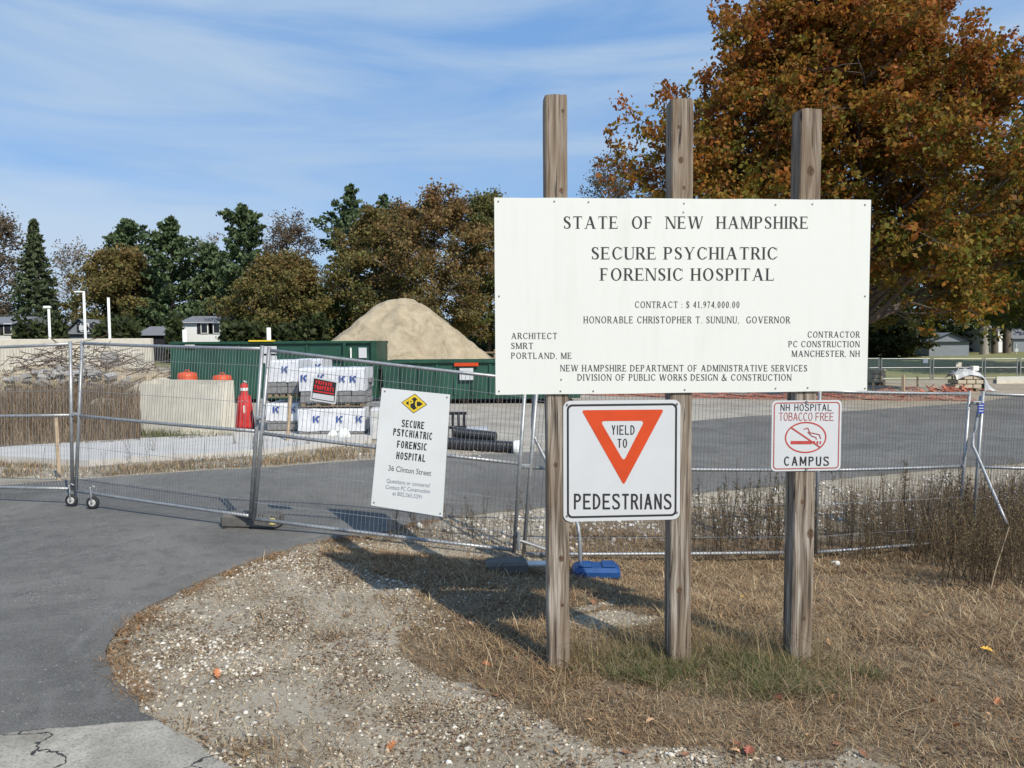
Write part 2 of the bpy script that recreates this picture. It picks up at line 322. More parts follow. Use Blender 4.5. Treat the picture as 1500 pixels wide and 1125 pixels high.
# ------------------------------------------------------------------ mesh builders
def tag(o, label=None, cat=None, group=None, kind=None):
    if label: o['label'] = label
    if cat: o['category'] = cat
    if group: o['group'] = group
    if kind: o['kind'] = kind
    return o
def root(name, loc, label, cat, group=None):
    o = bpy.data.objects.new(name, None); o.empty_display_size = .1; C.objects.link(o); o.location = loc
    tag(o, label, cat, group); return o
class MB:
    def __init__(s): s.v = []; s.f = []
    def add(s, vs, fs):
        n = len(s.v); s.v += [tuple(v) for v in vs]; s.f += [tuple(i + n for i in f) for f in fs]; return s
    def box(s, c, size, rz=0, rot=None, bev=0):
        sx, sy, sz = (d / 2 for d in size); c = Vector(c)
        R = rot if rot is not None else Matrix.Rotation(rz, 3, 'Z')
        if bev:
            e = bev; vs = []
            for z, k in ((-sz, 1), (-sz + e, 0), (sz - e, 0), (sz, 1)):
                a, b = sx - e * k, sy - e * k; q = e * (1 if not k else .4)
                for (x, y) in ((-a + q, -b), (a - q, -b), (a, -b + q), (a, b - q), (a - q, b), (-a + q, b), (-a, b - q), (-a, -b + q)): vs.append(c + R @ Vector((x, y, z)))
            fs = [tuple(range(7, -1, -1)), tuple(range(24, 32))]
            for l in range(3):
                for i in range(8): fs.append((l * 8 + i, l * 8 + (i + 1) % 8, l * 8 + 8 + (i + 1) % 8, l * 8 + 8 + i))
            return s.add(vs, fs)
        vs = [c + R @ Vector((x, y, z)) for z in (-sz, sz) for (x, y) in ((-sx, -sy), (sx, -sy), (sx, sy), (-sx, sy))]
        return s.add(vs, [(3, 2, 1, 0), (4, 5, 6, 7), (0, 1, 5, 4), (1, 2, 6, 5), (2, 3, 7, 6), (3, 0, 4, 7)])
    def tube(s, pts, r, n=8, cap=True):
        pts = [Vector(p) for p in pts]; rs = r if isinstance(r, (list, tuple)) else [r] * len(pts)
        vs = []
        for i, p in enumerate(pts):
            d = (pts[min(i + 1, len(pts) - 1)] - pts[max(i - 1, 0)])
            if d.length < 1e-9: d = Vector((0, 0, 1))
            d.normalize()
            a = d.cross(Vector((0, 0, 1)) if abs(d.z) < .95 else Vector((1, 0, 0))).normalized(); b = d.cross(a)
            for k in range(n):
                w = 2 * math.pi * k / n; vs.append(p + (a * math.cos(w) + b * math.sin(w)) * rs[i])
        fs = []
        for i in range(len(pts) - 1):
            for k in range(n): fs.append((i * n + k, i * n + (k + 1) % n, (i + 1) * n + (k + 1) % n, (i + 1) * n + k))
        if cap: fs += [tuple(range(n - 1, -1, -1)), tuple(range((len(pts) - 1) * n, len(pts) * n))]
        return s.add(vs, fs)
    def lathe(s, c, prof, n=20, axis='Z', wob=None):
        c = Vector(c); vs = []
        for (r, z) in prof:
            for k in range(n):
                w = 2 * math.pi * k / n; rr = r * (wob(w, z) if wob else 1)
                if axis == 'Z': p = Vector((rr * math.cos(w), rr * math.sin(w), z))
                elif axis == 'X': p = Vector((z, rr * math.cos(w), rr * math.sin(w)))
                else: p = Vector((rr * math.cos(w), z, rr * math.sin(w)))
                vs.append(c + p)
        fs = [tuple(range(n - 1, -1, -1)), tuple(range((len(prof) - 1) * n, len(prof) * n))]
        for i in range(len(prof) - 1):
            for k in range(n): fs.append((i * n + k, i * n + (k + 1) % n, (i + 1) * n + (k + 1) % n, (i + 1) * n + k))
        return s.add(vs, fs)
    def prism(s, poly, z0, z1, T=None):
        n = len(poly); T = T or (lambda x, y, z: (x, y, z))
        vs = [T(x, y, z0) for x, y in poly] + [T(x, y, z1) for x, y in poly]
        return s.add(vs, [tuple(range(n - 1, -1, -1)), tuple(range(n, 2 * n))] + [(i, (i + 1) % n, n + (i + 1) % n, n + i) for i in range(n)])
    def build(s, name, mat, parent=None, origin=None, smooth=False):
        o0 = Vector(parent.location) if parent is not None and origin is None else Vector(origin or (0, 0, 0))
        # parents sit at scene level, so the child offset is measured from the thing's base
        me = bpy.data.meshes.new(name)
        me.from_pydata([(v[0] - o0.x, v[1] - o0.y, v[2] - o0.z) for v in s.v], [], s.f)
        if isinstance(mat, str): mat = MT[mat]
        me.materials.append(mat)
        if smooth: me.polygons.foreach_set('use_smooth', [True] * len(me.polygons))
        o = bpy.data.objects.new(name, me); C.objects.link(o)
        if parent is not None:
            o.parent = parent
        else: o.location = o0
        return o
def sub(s, name, mat, parent, thing, smooth=False):
    """a sub-part: geometry given in world coordinates, parent is a part whose own origin is the thing's base"""
    o0 = Vector(thing.location); me = bpy.data.meshes.new(name)
    me.from_pydata([(v[0] - o0.x, v[1] - o0.y, v[2] - o0.z) for v in s.v], [], s.f)
    me.materials.append(MT[mat] if isinstance(mat, str) else mat)
    if smooth: me.polygons.foreach_set('use_smooth', [True] * len(me.polygons))
    o = bpy.data.objects.new(name, me); C.objects.link(o); o.parent = parent; return o
def npmesh(name, V, Fc, mat, cols=None, parent=None, loc=None, smooth=False):
    """V (n,3) array, Fc (m,k) array of equal-size faces; cols (n,3)"""
    V = np.asarray(V, np.float32); Fc = np.asarray(Fc, np.int32); k = Fc.shape[1]
    me = bpy.data.meshes.new(name)
    me.vertices.add(len(V)); me.vertices.foreach_set('co', V.ravel())
    me.loops.add(Fc.size); me.loops.foreach_set('vertex_index', Fc.ravel())
    me.polygons.add(len(Fc)); me.polygons.foreach_set('loop_start', np.arange(0, Fc.size, k, dtype=np.int32))
    me.polygons.foreach_set('loop_total', np.full(len(Fc), k, np.int32))
    if smooth: me.polygons.foreach_set('use_smooth', np.ones(len(Fc), bool))
    me.update(calc_edges=True)
    if cols is not None:
        a = me.color_attributes.new('Col', 'FLOAT_COLOR', 'POINT')
        c4 = np.ones((len(V), 4), np.float32); c4[:, :3] = cols; a.data.foreach_set('color', c4.ravel())
    me.materials.append(MT[mat] if isinstance(mat, str) else mat)
    o = bpy.data.objects.new(name, me); C.objects.link(o)
    if parent is not None: o.parent = parent
    if loc is not None: o.location = loc
    return o
def vnoise(x, y, s=1.0, seed=0):
    r = 0; a = 1
    rg = np.random.default_rng(seed)
    for k in range(5):
        f = s * 1.9 ** k; p = rg.uniform(0, 6.28, 6); th = rg.uniform(0, 3.14, 3)
        for j in range(3):
            r = r + a * np.sin((x * math.cos(th[j]) + y * math.sin(th[j])) * f * 2 + p[j] + 1.3 * np.sin((y * math.cos(th[j]) - x * math.sin(th[j])) * f * 1.3 + p[j + 3])) / 3
        a *= .55
    return r

# ------------------------------------------------------------------ ground and paving
def inpoly(x, y, poly):
    x = np.asarray(x); y = np.asarray(y); r = np.zeros(x.shape, bool); n = len(poly)
    for i in range(n):
        x0, y0 = poly[i]; x1, y1 = poly[(i + 1) % n]
        c = ((y0 > y) != (y1 > y)); 
        with np.errstate(divide='ignore', invalid='ignore'): xi = (x1 - x0) * (y - y0) / (y1 - y0 + 1e-12) + x0
        r ^= c & (x < xi)
    return r
def W(pts): return [(G(a, b).x, G(a, b).y) for a, b in pts]
def dens(poly, step=.3, amp=.03, seed=1):
    out = []; rg = random.Random(seed)
    for i in range(len(poly)):
        a = poly[i]; b = poly[(i + 1) % len(poly)]; d = math.dist(a, b); k = max(1, min(60, int(d / step)))
        for j in range(k):
            t = j / k; am = amp if d < 8 else amp * .5
            out.append((a[0] + (b[0] - a[0]) * t + rg.uniform(-am, am), a[1] + (b[1] - a[1]) * t + rg.uniform(-am, am)))
    return out
ROAD_NEAR = W([(230, 1062), (196, 1025), (172, 1000), (158, 975), (155, 955), (168, 928), (200, 900), (245, 877), (290, 855), (345, 832), (400, 812), (440, 799), (480, 791), (540, 785), (580, 777),
               (600, 768), (660, 757), (712, 751), (800, 742), (900, 732), (1016, 722), (1200, 704), (1350, 690), (1500, 678), (1750, 664)])
ROAD_FAR = W([(1800, 566), (1500, 579), (1430, 590), (1270, 601), (1100, 610), (1016, 617), (960, 630), (900, 645), (790, 662), (700, 667), (550, 674), (400, 685), (300, 690), (115, 703), (0, 712), (-200, 724)])
ROAD = ROAD_NEAR + [(30, 24)] + ROAD_FAR + [(-14, 9), (-16, 2), (-12, -3)] + W([(-500, 1120), (0, 1080)])
APRON = W([(232, 1060), (110, 1068), (0, 1080), (-500, 1118)]) + [(-10, -4), (-.8, -4), (-.7, 1.0), (-1.0, 2.4)] + W([(420, 1190), (335, 1125), (290, 1092)])
WALK = W([(-300, 690), (0, 676), (130, 683), (205, 676), (300, 672), (400, 664), (470, 655), (545, 648), (550, 636), (470, 633), (400, 635), (300, 643), (205, 649), (0, 662), (-300, 676)])
PAD = W([(560, 640), (640, 668), (790, 664), (900, 645), (960, 632), (1016, 617), (1270, 602), (1250, 592), (1000, 578), (560, 592)])
GRASS = W([(600, 950), (690, 925), (790, 905), (870, 885), (900, 850), (840, 825), (830, 760), (1000, 742), (1300, 735), (1600, 700), (2000, 760), (2300, 1300), (1450, 1200), (1330, 1130), (1190, 1112), (1000, 1096), (830, 1075), (750, 1030), (680, 1005), (620, 980)])
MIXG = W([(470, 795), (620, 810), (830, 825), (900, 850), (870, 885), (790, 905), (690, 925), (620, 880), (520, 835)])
PALE = W([(1215, 1108), (1255, 1100), (1300, 1106), (1280, 1116)])
PALE2 = W([(820, 905), (900, 893), (975, 905), (950, 918), (860, 922)])
FIELD = W([(-400, 690), (-400, 560), (0, 545), (206, 552), (206, 640), (206, 652), (0, 665)])
def gmask(x, y):
    n = vnoise(x, y, 1.3, 3) * .16 + vnoise(x, y, 5.0, 31) * .07
    g = np.zeros(x.shape) + .12
    g = g + .22 * (vnoise(x, y, 1.9, 71) > .12) + .12 * vnoise(x, y, 4.5, 72)
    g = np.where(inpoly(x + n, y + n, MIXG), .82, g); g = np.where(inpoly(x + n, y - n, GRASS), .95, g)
    g = np.where(inpoly(x + n * .2, y + n * .2, PALE) | inpoly(x + n * .2, y + n * .2, PALE2), .1, g)
    g = np.where(inpoly(x, y, FIELD), .9, g)
    return g
def axis(lo, dlo, dhi, hi, step):
    a = list(np.arange(dlo, dhi + 1e-6, step)); s = step; x = dhi
    while x < hi: s *= 1.13; x += s; a.append(x)
    s = step; x = dlo; b = []
    while x > lo: s *= 1.13; x -= s; b.append(x)
    return np.array(b[::-1] + a)
xs = axis(-900, -7, 9, 900, .11); ys = axis(-60, 1.5, 13, 1500, .11)
GXX, GYY = np.meshgrid(xs, ys)
def rowz(x, y): return np.concatenate([gz(x[i:i + 8], y[i:i + 8]) for i in range(0, len(x), 8)])
GZ = rowz(GXX, GYY)
micro = vnoise(GXX, GYY, 3.2, 5) * .006 * (np.hypot(GXX, GYY) < 14)
onroad = inpoly(GXX, GYY, ROAD) | inpoly(GXX, GYY, APRON) | inpoly(GXX, GYY, WALK)
GZ2 = GZ + np.where(onroad, -.02, micro)
V = np.stack([GXX, GYY, GZ2], -1).reshape(-1, 3)
ny, nx = GXX.shape; idx = np.arange(ny * nx).reshape(ny, nx)
Fq = np.stack([idx[:-1, :-1], idx[:-1, 1:], idx[1:, 1:], idx[1:, :-1]], -1).reshape(-1, 4)
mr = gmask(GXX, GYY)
lawn = ((GYY > 44) & (GXX > 5)).astype(float); lawn = np.maximum(lawn, ((GYY > 60)).astype(float))
dirt = (inpoly(GXX, GYY, PAD) | ((GYY > 15) & (GYY < 40) & (GXX < 8) & ~inpoly(GXX, GYY, FIELD))).astype(float)
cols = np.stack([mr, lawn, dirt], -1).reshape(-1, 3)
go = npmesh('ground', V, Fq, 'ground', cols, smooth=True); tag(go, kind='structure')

def sheet(name, poly, mat, off, step, amp=.03, seed=1, skirt=.05):
    b = dens(poly, step, amp, seed); bx = np.array(b)
    x0, y0 = bx.min(0); x1, y1 = bx.max(0)
    pts = list(b)
    # interior points, coarser with distance
    y = y0
    while y < y1:
        st = max(.25, .05 * abs(y)); row = np.arange(x0, x1, st)
        if len(row):
            ok = inpoly(row, np.full(len(row), y), poly)
            pts += [(float(a), float(y)) for a, k in zip(row, ok) if k]
        y += st
    edges = [(i, (i + 1) % len(b)) for i in range(len(b))]
    vv, _, ff, _, _, _ = delaunay_2d_cdt([Vector(p) for p in pts], edges, [], 1, 1e-5)
    va = np.array([(p.x, p.y) for p in vv]); z = gz(va[:, 0], va[:, 1]) + off
    V = [(p.x, p.y, zz) for p, zz in zip(vv, z)]
    Fs = [tuple(f) for f in ff]
    m = MB(); m.add(V, Fs)
    n = len(b); bz = gz(bx[:, 0], bx[:, 1])
    top = [(x, y_, z_ + off) for (x, y_), z_ in zip(b, bz)]; bot = [(x, y_, z_ - skirt) for (x, y_), z_ in zip(b, bz)]
    m.add(top + bot, [(i, (i + 1) % n, n + (i + 1) % n, n + i) for i in range(n)])
    o = m.build(name, mat); tag(o, kind='structure'); return o
sheet('road', ROAD, 'asphalt', .012, .16, .022, 2)
sheet('old_pavement', APRON, 'apron', .018, .14, .015, 3)
# sidewalk: slabs split by joints, each one a piece of the setting
walk = bpy.data.objects.new('sidewalk', None); C.objects.link(walk); tag(walk, kind='structure')
nb = W([(-300, 690), (-150, 683), (0, 676), (130, 683), (205, 676), (300, 672), (400, 664), (470, 656), (545, 648)])
fb = W([(-300, 676), (-150, 669), (0, 662), (130, 653), (205, 649), (300, 643), (400, 636), (470, 634), (545, 634)])
for i in range(len(nb) - 1):
    for h in (0, 1):
        def lp(a, b, t): return (a[0] + (b[0] - a[0]) * t, a[1] + (b[1] - a[1]) * t)
        t0, t1 = h * .5 + .002, h * .5 + .498
        q = [lp(nb[i], nb[i + 1], t0), lp(nb[i], nb[i + 1], t1), lp(fb[i], fb[i + 1], t1), lp(fb[i], fb[i + 1], t0)]
        m = MB(); zz = [gh(*p) for p in q]; vs = [(p[0], p[1], z - .05) for p, z in zip(q, zz)] + [(p[0], p[1], z + .10) for p, z in zip(q, zz)]
        m.add(vs, [(3, 2, 1, 0), (4, 5, 6, 7), (0, 1, 5, 4), (1, 2, 6, 5), (2, 3, 7, 6), (3, 0, 4, 7)])
        m.build('slab', 'walk', walk)

# ------------------------------------------------------------------ lettering
def cr(pts, n=6):
    out = []; m = len(pts)
    for i in range(m - 1):
        p0 = pts[max(i - 1, 0)]; p1 = pts[i]; p2 = pts[i + 1]; p3 = pts[min(i + 2, m - 1)]
        for k in range(n):
            t = k / n
            out.append(tuple(.5 * ((2 * b) + (-a + c) * t + (2 * a - 5 * b + 4 * c - d) * t * t + (-a + 3 * b - 3 * c + d) * t ** 3) for a, b, c, d in zip(p0, p1, p2, p3)))
    out.append(tuple(pts[-1])); return out
def ribbon(pts, n=6):
    p = cr(pts, n); L_ = []; R_ = []
    for i in range(len(p)):
        a = p[max(i - 1, 0)]; b = p[min(i + 1, len(p) - 1)]; dx, dy = b[0] - a[0], b[1] - a[1]; l = math.hypot(dx, dy) or 1
        nx_, ny_ = -dy / l, dx / l; w = p[i][2] / 2
        L_.append((p[i][0] + nx_ * w, p[i][1] + ny_ * w)); R_.append((p[i][0] - nx_ * w, p[i][1] - ny_ * w))
    return [[L_[i], L_[i + 1], R_[i + 1], R_[i]] for i in range(len(p) - 1)]
def rect(x0, y0, x1, y1): return [[(x0, y0), (x1, y0), (x1, y1), (x0, y1)]]
def diag(x0, y0, x1, y1, w): return [[(x0, y0), (x0 + w, y0), (x1 + w, y1), (x1, y1)]]
def ring(cx, cy, rx, ry, a0, a1, T, t, n=20):
    out = []; q = []
    for i in range(n + 1):
        a = math.radians(a0 + (a1 - a0) * i / n); c, s = math.cos(a), math.sin(a)
        q.append(((cx + rx * c, cy + ry * s), (cx + (rx - T) * c, cy + (ry - t) * s)))
    for i in range(n): out.append([q[i][0], q[i + 1][0], q[i + 1][1], q[i][1]])
    return out
def glyph(c, T, t, S):
    """one capital or figure on a cap height of 1 -> (groups of polygons, width)"""
    g = []
    def sf(x, w, y): 
        if S: g.append(rect(x - .10, y, x + w + .10, y + .035) if y == 0 else rect(x - .10, .965, x + w + .10, 1))
    def stem(x, top=True, bot=True, w=None):
        w = w or T; g.append(rect(x, 0, x + w, 1))
        if top: sf(x, w, 1)
        if bot: sf(x, w, 0)
    if c in 'EFL':
        stem(0); Wd = {'E': .60, 'F': .56, 'L': .58}[c]
        if c != 'L': g.append(rect(0, 1 - t, Wd, 1)); g.append(rect(0, .5 - t / 2, Wd - .1, .5 + t / 2))
        if c != 'F': g.append(rect(0, 0, Wd + (.03 if S else 0), t))
        if S:
            if c != 'L': g.append([[(Wd - .03, 1), (Wd - .03, .80), (Wd, .78), (Wd, 1)]]); g.append(rect(Wd - .13, .38, Wd - .10, .62))
            if c != 'F': g.append([[(Wd, 0), (Wd + .05, 0), (Wd + .07, .24), (Wd + .05, .22)]])
        return g, Wd + (.04 if S else 0)
    if c in 'HMNUI':
        if c == 'I': stem(0); return g, T
        if c == 'H': stem(0); stem(.74 - T if S else .58 - T); g.append(rect(0, .5 - t / 2, (.74 if S else .58), .5 + t / 2)); return g, .74 if S else .58
        if c == 'M':
            wd = .94 if S else .72; l = t * 1.1 if S else T
            stem(0, False, True, l); stem(wd - T, True, True); sf(-.02, .06, 1)
            g.append(diag(-.0 if S else 0, 1, wd / 2 - T * .4, 0.0 if S else .22, T)); g.append(diag(wd - T, 1, wd / 2 - T * .3, 0.0 if S else .22, l)); return g, wd
        if c == 'N':
            wd = .78 if S else .60; l = t * 1.1 if S else T
            stem(0, False, True, l); stem(wd - l, True, False, l); sf(-.04, .06, 1)
            g.append(diag(0, 1, wd - T, 0, T)); return g, wd
        wd = .72 if S else .58; l = t * 1.1 if S else T
        g.append(rect(0, .3, T, 1)); g.append(rect(wd - l, .3, wd, 1)); sf(0, T, 1); sf(wd - l, l, 1)
        g.append(ribbon([(T / 2, .32, T), (T * .6 + .01, .15, T), (wd * .30, .04, T * .7), (wd * .5, t * .55, t * 1.1), (wd * .75, .05, max(l, t)), (wd - l * .8, .17, l), (wd - l / 2, .32, l)])); return g, wd
    if c in 'OQ0':
        wd = {'O': .88 if S else .62, 'Q': .9, '0': .56 if S else .54}[c]; g.append(ring(wd / 2, .5, wd / 2, .515, 0, 360, T, t, 30)); return g, wd
    if c in 'CG':
        wd = .80 if S else .60
        g.append(ring(wd * .54, .5, wd * .54, .515, 42, 318, T, t, 28))
        if S: g.append([[(wd - .03, .97), (wd, .97), (wd, .70), (wd - .03, .70)]])
        if c == 'G':
            g.append(rect(wd - T * .95, .08, wd + .01, .42))
            if S: g.append(rect(wd - T - .1, .40, wd + .08, .435))
            else: g.append(rect(wd * .52, .40, wd, .40 + t))
        elif S: g.append([[(wd - .03, .26), (wd + .03, .26), (wd + .0, .16), (wd - .08, .12)]])
        return g, wd
    if c in 'DBPR':
        stem(0, True, c != 'D' and c != 'B' or False)
        if S: g.append(rect(-.1, 0, T, .035))
        if c == 'D': wd = .80 if S else .60; g.append(ring(T if S else .16, .5, wd - (T if S else .16), .5, -90, 90, T, t, 20)); g.append(rect(0, 1 - t, T + .03, 1)); g.append(rect(0, 0, T + .03, t)); return g, wd
        r = .27; wd = .64 if S else .56; xx = wd - r * 1.05
        yl = .46 if c != 'B' else .49
        g.append(rect(0, 1 - t, xx, 1)); g.append(rect(0, yl, xx, yl + t)); g.append(ring(xx, (1 + yl) / 2, wd - xx - (.03 if c == 'B' else 0), (1 - yl) / 2, -90, 90, T, t, 14))
        if c == 'B': g.append(rect(0, 0, xx, t)); g.append(ring(xx, (yl + t) / 2, wd - xx + .03, (yl + t) / 2, -90, 90, T, t, 14))
        if c == 'R':
            g.append(diag(wd * .42, yl + .01, wd + (.06 if S else .0) - T * .75, 0, T * 1.15))
            if S: g.append(rect(wd - .12, 0, wd + .18, .035)); wd += .06
        return g, wd
    if c in 'AVWY':
        if c == 'A':
            wd = .92 if S else .64; l = t * 1.2 if S else T
            g.append(diag(.06 if S else 0, 0, wd / 2 - l * .6, 1, l)); g.append(diag(wd - .06 - T * 1.1 if S else wd - T, 0, wd / 2 - T * .62, 1, T * 1.12)); g.append(rect(wd * .27, .30, wd * .74, .30 + t))
            if S: g.append(rect(-.05, 0, .20, .035)); g.append(rect(wd - .30, 0, wd + .05, .035))
            return g, wd
        if c == 'V':
            wd = .90 if S else .64; l = t * 1.2 if S else T
            g.append(diag(wd / 2 - T * .5, 0, .04, 1, T * 1.12)); g.append(diag(wd / 2 - l * .3, 0, wd - .04 - l, 1, l))
            if S: g.append(rect(-.06, .965, .28, 1)); g.append(rect(wd - .22, .965, wd + .04, 1))
            return g, wd
        if c == 'W':
            wd = 1.24 if S else .9; l = t * 1.2 if S else T; h = wd / 2
            for x in (0, h - .06): g.append(diag(x + h * .52 - T * .5, 0, x + .03, 1, T)); g.append(diag(x + h * .52 - l * .2, 0, x + h + .0, 1, l))
            if S: g.append(rect(-.08, .965, .24, 1)); g.append(rect(h - .16, .965, h + .16, 1)); g.append(rect(wd - .14, .965, wd + .06, 1))
            return g, wd
        wd = .82 if S else .60; l = t * 1.2 if S else T; xc = wd / 2 - T / 2
        g.append(rect(xc, 0, xc + T, .46)); sf(xc, T, 0); g.append(diag(xc, .44, 0.03, 1, T)); g.append(diag(xc + T - l, .44, wd - l - .02, 1, l))
        if S: g.append(rect(-.06, .965, .26, 1)); g.append(rect(wd - .22, .965, wd + .06, 1))
        return g, wd
    if c == 'T':
        wd = .74 if S else .54; xc = wd / 2 - T / 2; stem(xc, False, True); g.append(rect(0, 1 - t, wd, 1))
        if S: g.append([[(0, 1), (.03, 1), (.0, .76), (-.02, .76)]]); g.append([[(wd - .03, 1), (wd, 1), (wd + .02, .76), (wd, .76)]])
        return g, wd
    if c == 'K':
        stem(0); wd = .62; g.append(diag(T * .6, .36, wd - t, 1, t * 1.4)); g.append(diag(T + .10, .54, wd - T * .6, 0, T * 1.1)); return g, wd + .05
    if c == 'X': g.append(diag(0, 1, .6 - T, 0, T)); g.append(diag(0, 0, .6 - t, 1, t)); return g, .6
    if c == 'Z': g.append(rect(0, 1 - t, .56, 1)); g.append(rect(0, 0, .56, t)); g.append(diag(0, 0, .56 - T, 1, T)); return g, .56
    if c in 'S':
        k = 1.0 if S else 1.08; u = T if S else T
        g.append(ribbon([(.49 * k, .77, t), (.44 * k, .91, t), (.28 * k, 1 - t / 2, t), (.11 * k, .90, (u + t) / 2), (.07 * k, .76, u), (.14 * k, .62, u), (.29 * k, .52, u), (.44 * k, .41, u), (.50 * k, .26, u), (.44 * k, .10, (u + t) / 2), (.27 * k, t / 2, t), (.10 * k, .08, t), (.04 * k, .24, t)]))
        if S: g.append(rect(.48, .72, .51, .99)); g.append(rect(.02, .01, .05, .28))
        return g, .56 * k
    if c == '$': g2, w = glyph('S', T, t, S); return g2 + [rect(.255, -.12, .295, 1.12)], w
    if c == '1': g.append(rect(.20, 0, .20 + T, 1)); g.append(diag(.05, .80, .20, 1, .08)); 
    if c == '1':
        if S: g.append(rect(.08, 0, .20 + T + .12, .035))
        return g, .5
    if c == '4': g.append(rect(.34, 0, .34 + T, 1)); g.append(rect(0, .24, .54, .24 + t * 1.4)); g.append(diag(0, .26, .36, 1, t * 1.3)); return g, .54
    if c == '7': g.append(rect(.02, 1 - t * 1.6, .50, 1)); g.append(diag(.14, 0, .50 - t, 1, T * .7)); return g, .52
    if c in '96':
        q = ring(.26, .70, .25, .31, 0, 360, T * .9, t, 22) + ribbon([(.47, .70, T), (.44, .42, T), (.32, .17, T * .6), (.08, .0, t)])
        if c == '6': q = [[(.52 - x, 1 - y) for x, y in p] for p in q]
        g.append(q); return g, .52
    if c == '2': g.append(ribbon([(.05, .74, t), (.12, .92, T * .6), (.27, .98, T * .6), (.44, .86, T), (.44, .66, T), (.30, .42, T * .6), (.04, .05, t)])); g.append(rect(.02, 0, .50, t * 1.8)); return g, .52
    if c == '3': g.append(ribbon([(.06, .82, t), (.24, .98, t), (.42, .80, T), (.30, .58, t), (.18, .53, t)])); g.append(ribbon([(.2, .54, t), (.36, .50, t), (.46, .30, T), (.30, .03, t), (.04, .08, t)])); return g, .5
    if c == '5': g.append(rect(.14, 1 - t * 1.6, .48, 1)); g.append(ribbon([(.12, .98, t), (.09, .60, t), (.26, .62, T * .6), (.44, .48, T), (.44, .22, T), (.28, .03, t), (.04, .08, t)])); return g, .52
    if c == '8': g.append(ring(.26, .75, .21, .25, 0, 360, T * .8, t, 20)); g.append(ring(.26, .27, .25, .28, 0, 360, T * .9, t, 20)); return g, .52
    if c == '.': g.append(ring(.08, .06, .07, .07, 0, 360, .069, .069, 10)); return g, .16
    if c == ',': g.append(ring(.08, .06, .07, .07, 0, 360, .069, .069, 10)); g.append([[(.08, .06), (.15, .06), (.06, -.17), (.03, -.15)]]); return g, .16
    if c == ':': g.append(ring(.08, .06, .07, .07, 0, 360, .069, .069, 10)); g.append(ring(.08, .52, .07, .07, 0, 360, .069, .069, 10)); return g, .16
    if c == '&':
        g.append(ribbon([(.86, .52, t), (.74, .24, t), (.50, .03, T * .6), (.20, .03, T), (.06, .22, T), (.16, .42, T * .8), (.46, .66, t), (.50, .86, T * .6), (.36, .99, t), (.24, .84, T * .7), (.36, .60, T), (.60, .26, T), (.82, .05, T * .8), (.95, .10, t)])); return g, .98
    return g, .3
def textpolys(txt, T, t, S, gap=.24, space=.55):
    x = 0; out = []
    for ch in txt:
        if ch == ' ': x += space; continue
        g, w = glyph(ch, T, t, S)
        out += [[[(px + x, py) for px, py in poly] for poly in grp] for grp in g]; x += w + gap
    return out, x - gap
class Plane:
    """a sign face: u to the right, v up, n out towards the viewer"""
    def __init__(s, o, u, v):
        s.o = Vector(o); s.u = Vector(u).normalized(); s.v = (Vector(v) - s.u * Vector(v).dot(s.u)).normalized(); s.n = s.u.cross(s.v)
        if s.n.y > 0: s.n = -s.n
    def uv(s, px, py):
        r = ray(px, py); t = (s.o - EYE).dot(s.n) / r.dot(s.n); p = EYE + r * t - s.o; return (p.dot(s.u), p.dot(s.v))
    def pt(s, u, v, d=0): return s.o + s.u * u + s.v * v + s.n * d
def letter(pl, txt, x0, x1, ybase, ytop, mat, parent, S=True, T=.135, t=.045, d=.0015, space=.55, gap=.24, xm=None):
    """lettering set between photo columns x0..x1 with its base and cap line at rows ybase, ytop"""
    xm = (x0 + x1) / 2
    a = pl.uv(x0, ybase); b = pl.uv(x1, ybase); c = pl.uv(xm, ytop); e = pl.uv(xm, ybase); h = c[1] - e[1]
    grp, w = textpolys(txt, T, t, S, gap, space); k = (b[0] - a[0]) / w; sl = (b[1] - a[1]) / (b[0] - a[0])
    m = MB()
    for i, gq in enumerate(grp):
        dd = d + .00008 * (i % 7)
        for poly in gq:
            vs = []
            for (x, y) in poly:
                u = a[0] + x * k; vs.append(pl.pt(u, a[1] + sl * (u - a[0]) + y * h, dd))
            m.add(vs, [tuple(range(len(vs)))])
    return m.build('lettering', mat, parent)
def fonttext(pl, txt, x0, x1, ybase, ysize_px, mat, parent, d=.0018, off=0.0):
    cu = bpy.data.curves.new('lettering', 'FONT'); cu.body = txt; cu.size = 1; cu.offset = off; cu.resolution_u = 3
    tmp = bpy.data.objects.new('tmp', cu); C.objects.link(tmp); bpy.context.view_layer.update()
    me = bpy.data.meshes.new_from_object(tmp.evaluated_get(bpy.context.evaluated_depsgraph_get()))
    bpy.data.objects.remove(tmp)
    co = np.array([v.co[:] for v in me.vertices]); mnx, mxx = co[:, 0].min(), co[:, 0].max()
    a = pl.uv(x0, ybase[0]); b = pl.uv(x1, ybase[1]); c = pl.uv(x0, ybase[0] - ysize_px); k = (b[0] - a[0]) / (mxx - mnx); h = (c[1] - a[1]) / .73; sl = (b[1] - a[1]) / (b[0] - a[0])
    for v in me.vertices:
        u = a[0] + (v.co.x - mnx) * k; p = pl.pt(u, a[1] + sl * (u - a[0]) + v.co.y * h, d) - Vector(parent.location); v.co = p
    me.materials.clear(); me.materials.append(MT[mat]); me.name = 'lettering'
    o = bpy.data.objects.new('lettering', me); C.objects.link(o); o.parent = parent; return o
def rrect(u0, v0, u1, v1, r, n=6):
    out = []
    for cx, cy, a0 in ((u1 - r, v0 + r, -90), (u1 - r, v1 - r, 0), (u0 + r, v1 - r, 90), (u0 + r, v0 + r, 180)):
        for i in range(n + 1):
            a = math.radians(a0 + 90 * i / n); out.append((cx + r * math.cos(a), cy + r * math.sin(a)))
    return out
def plate(pl, poly, d0, d1): return MB().prism(poly, d0, d1, lambda x, y, z: pl.pt(x, y, z))
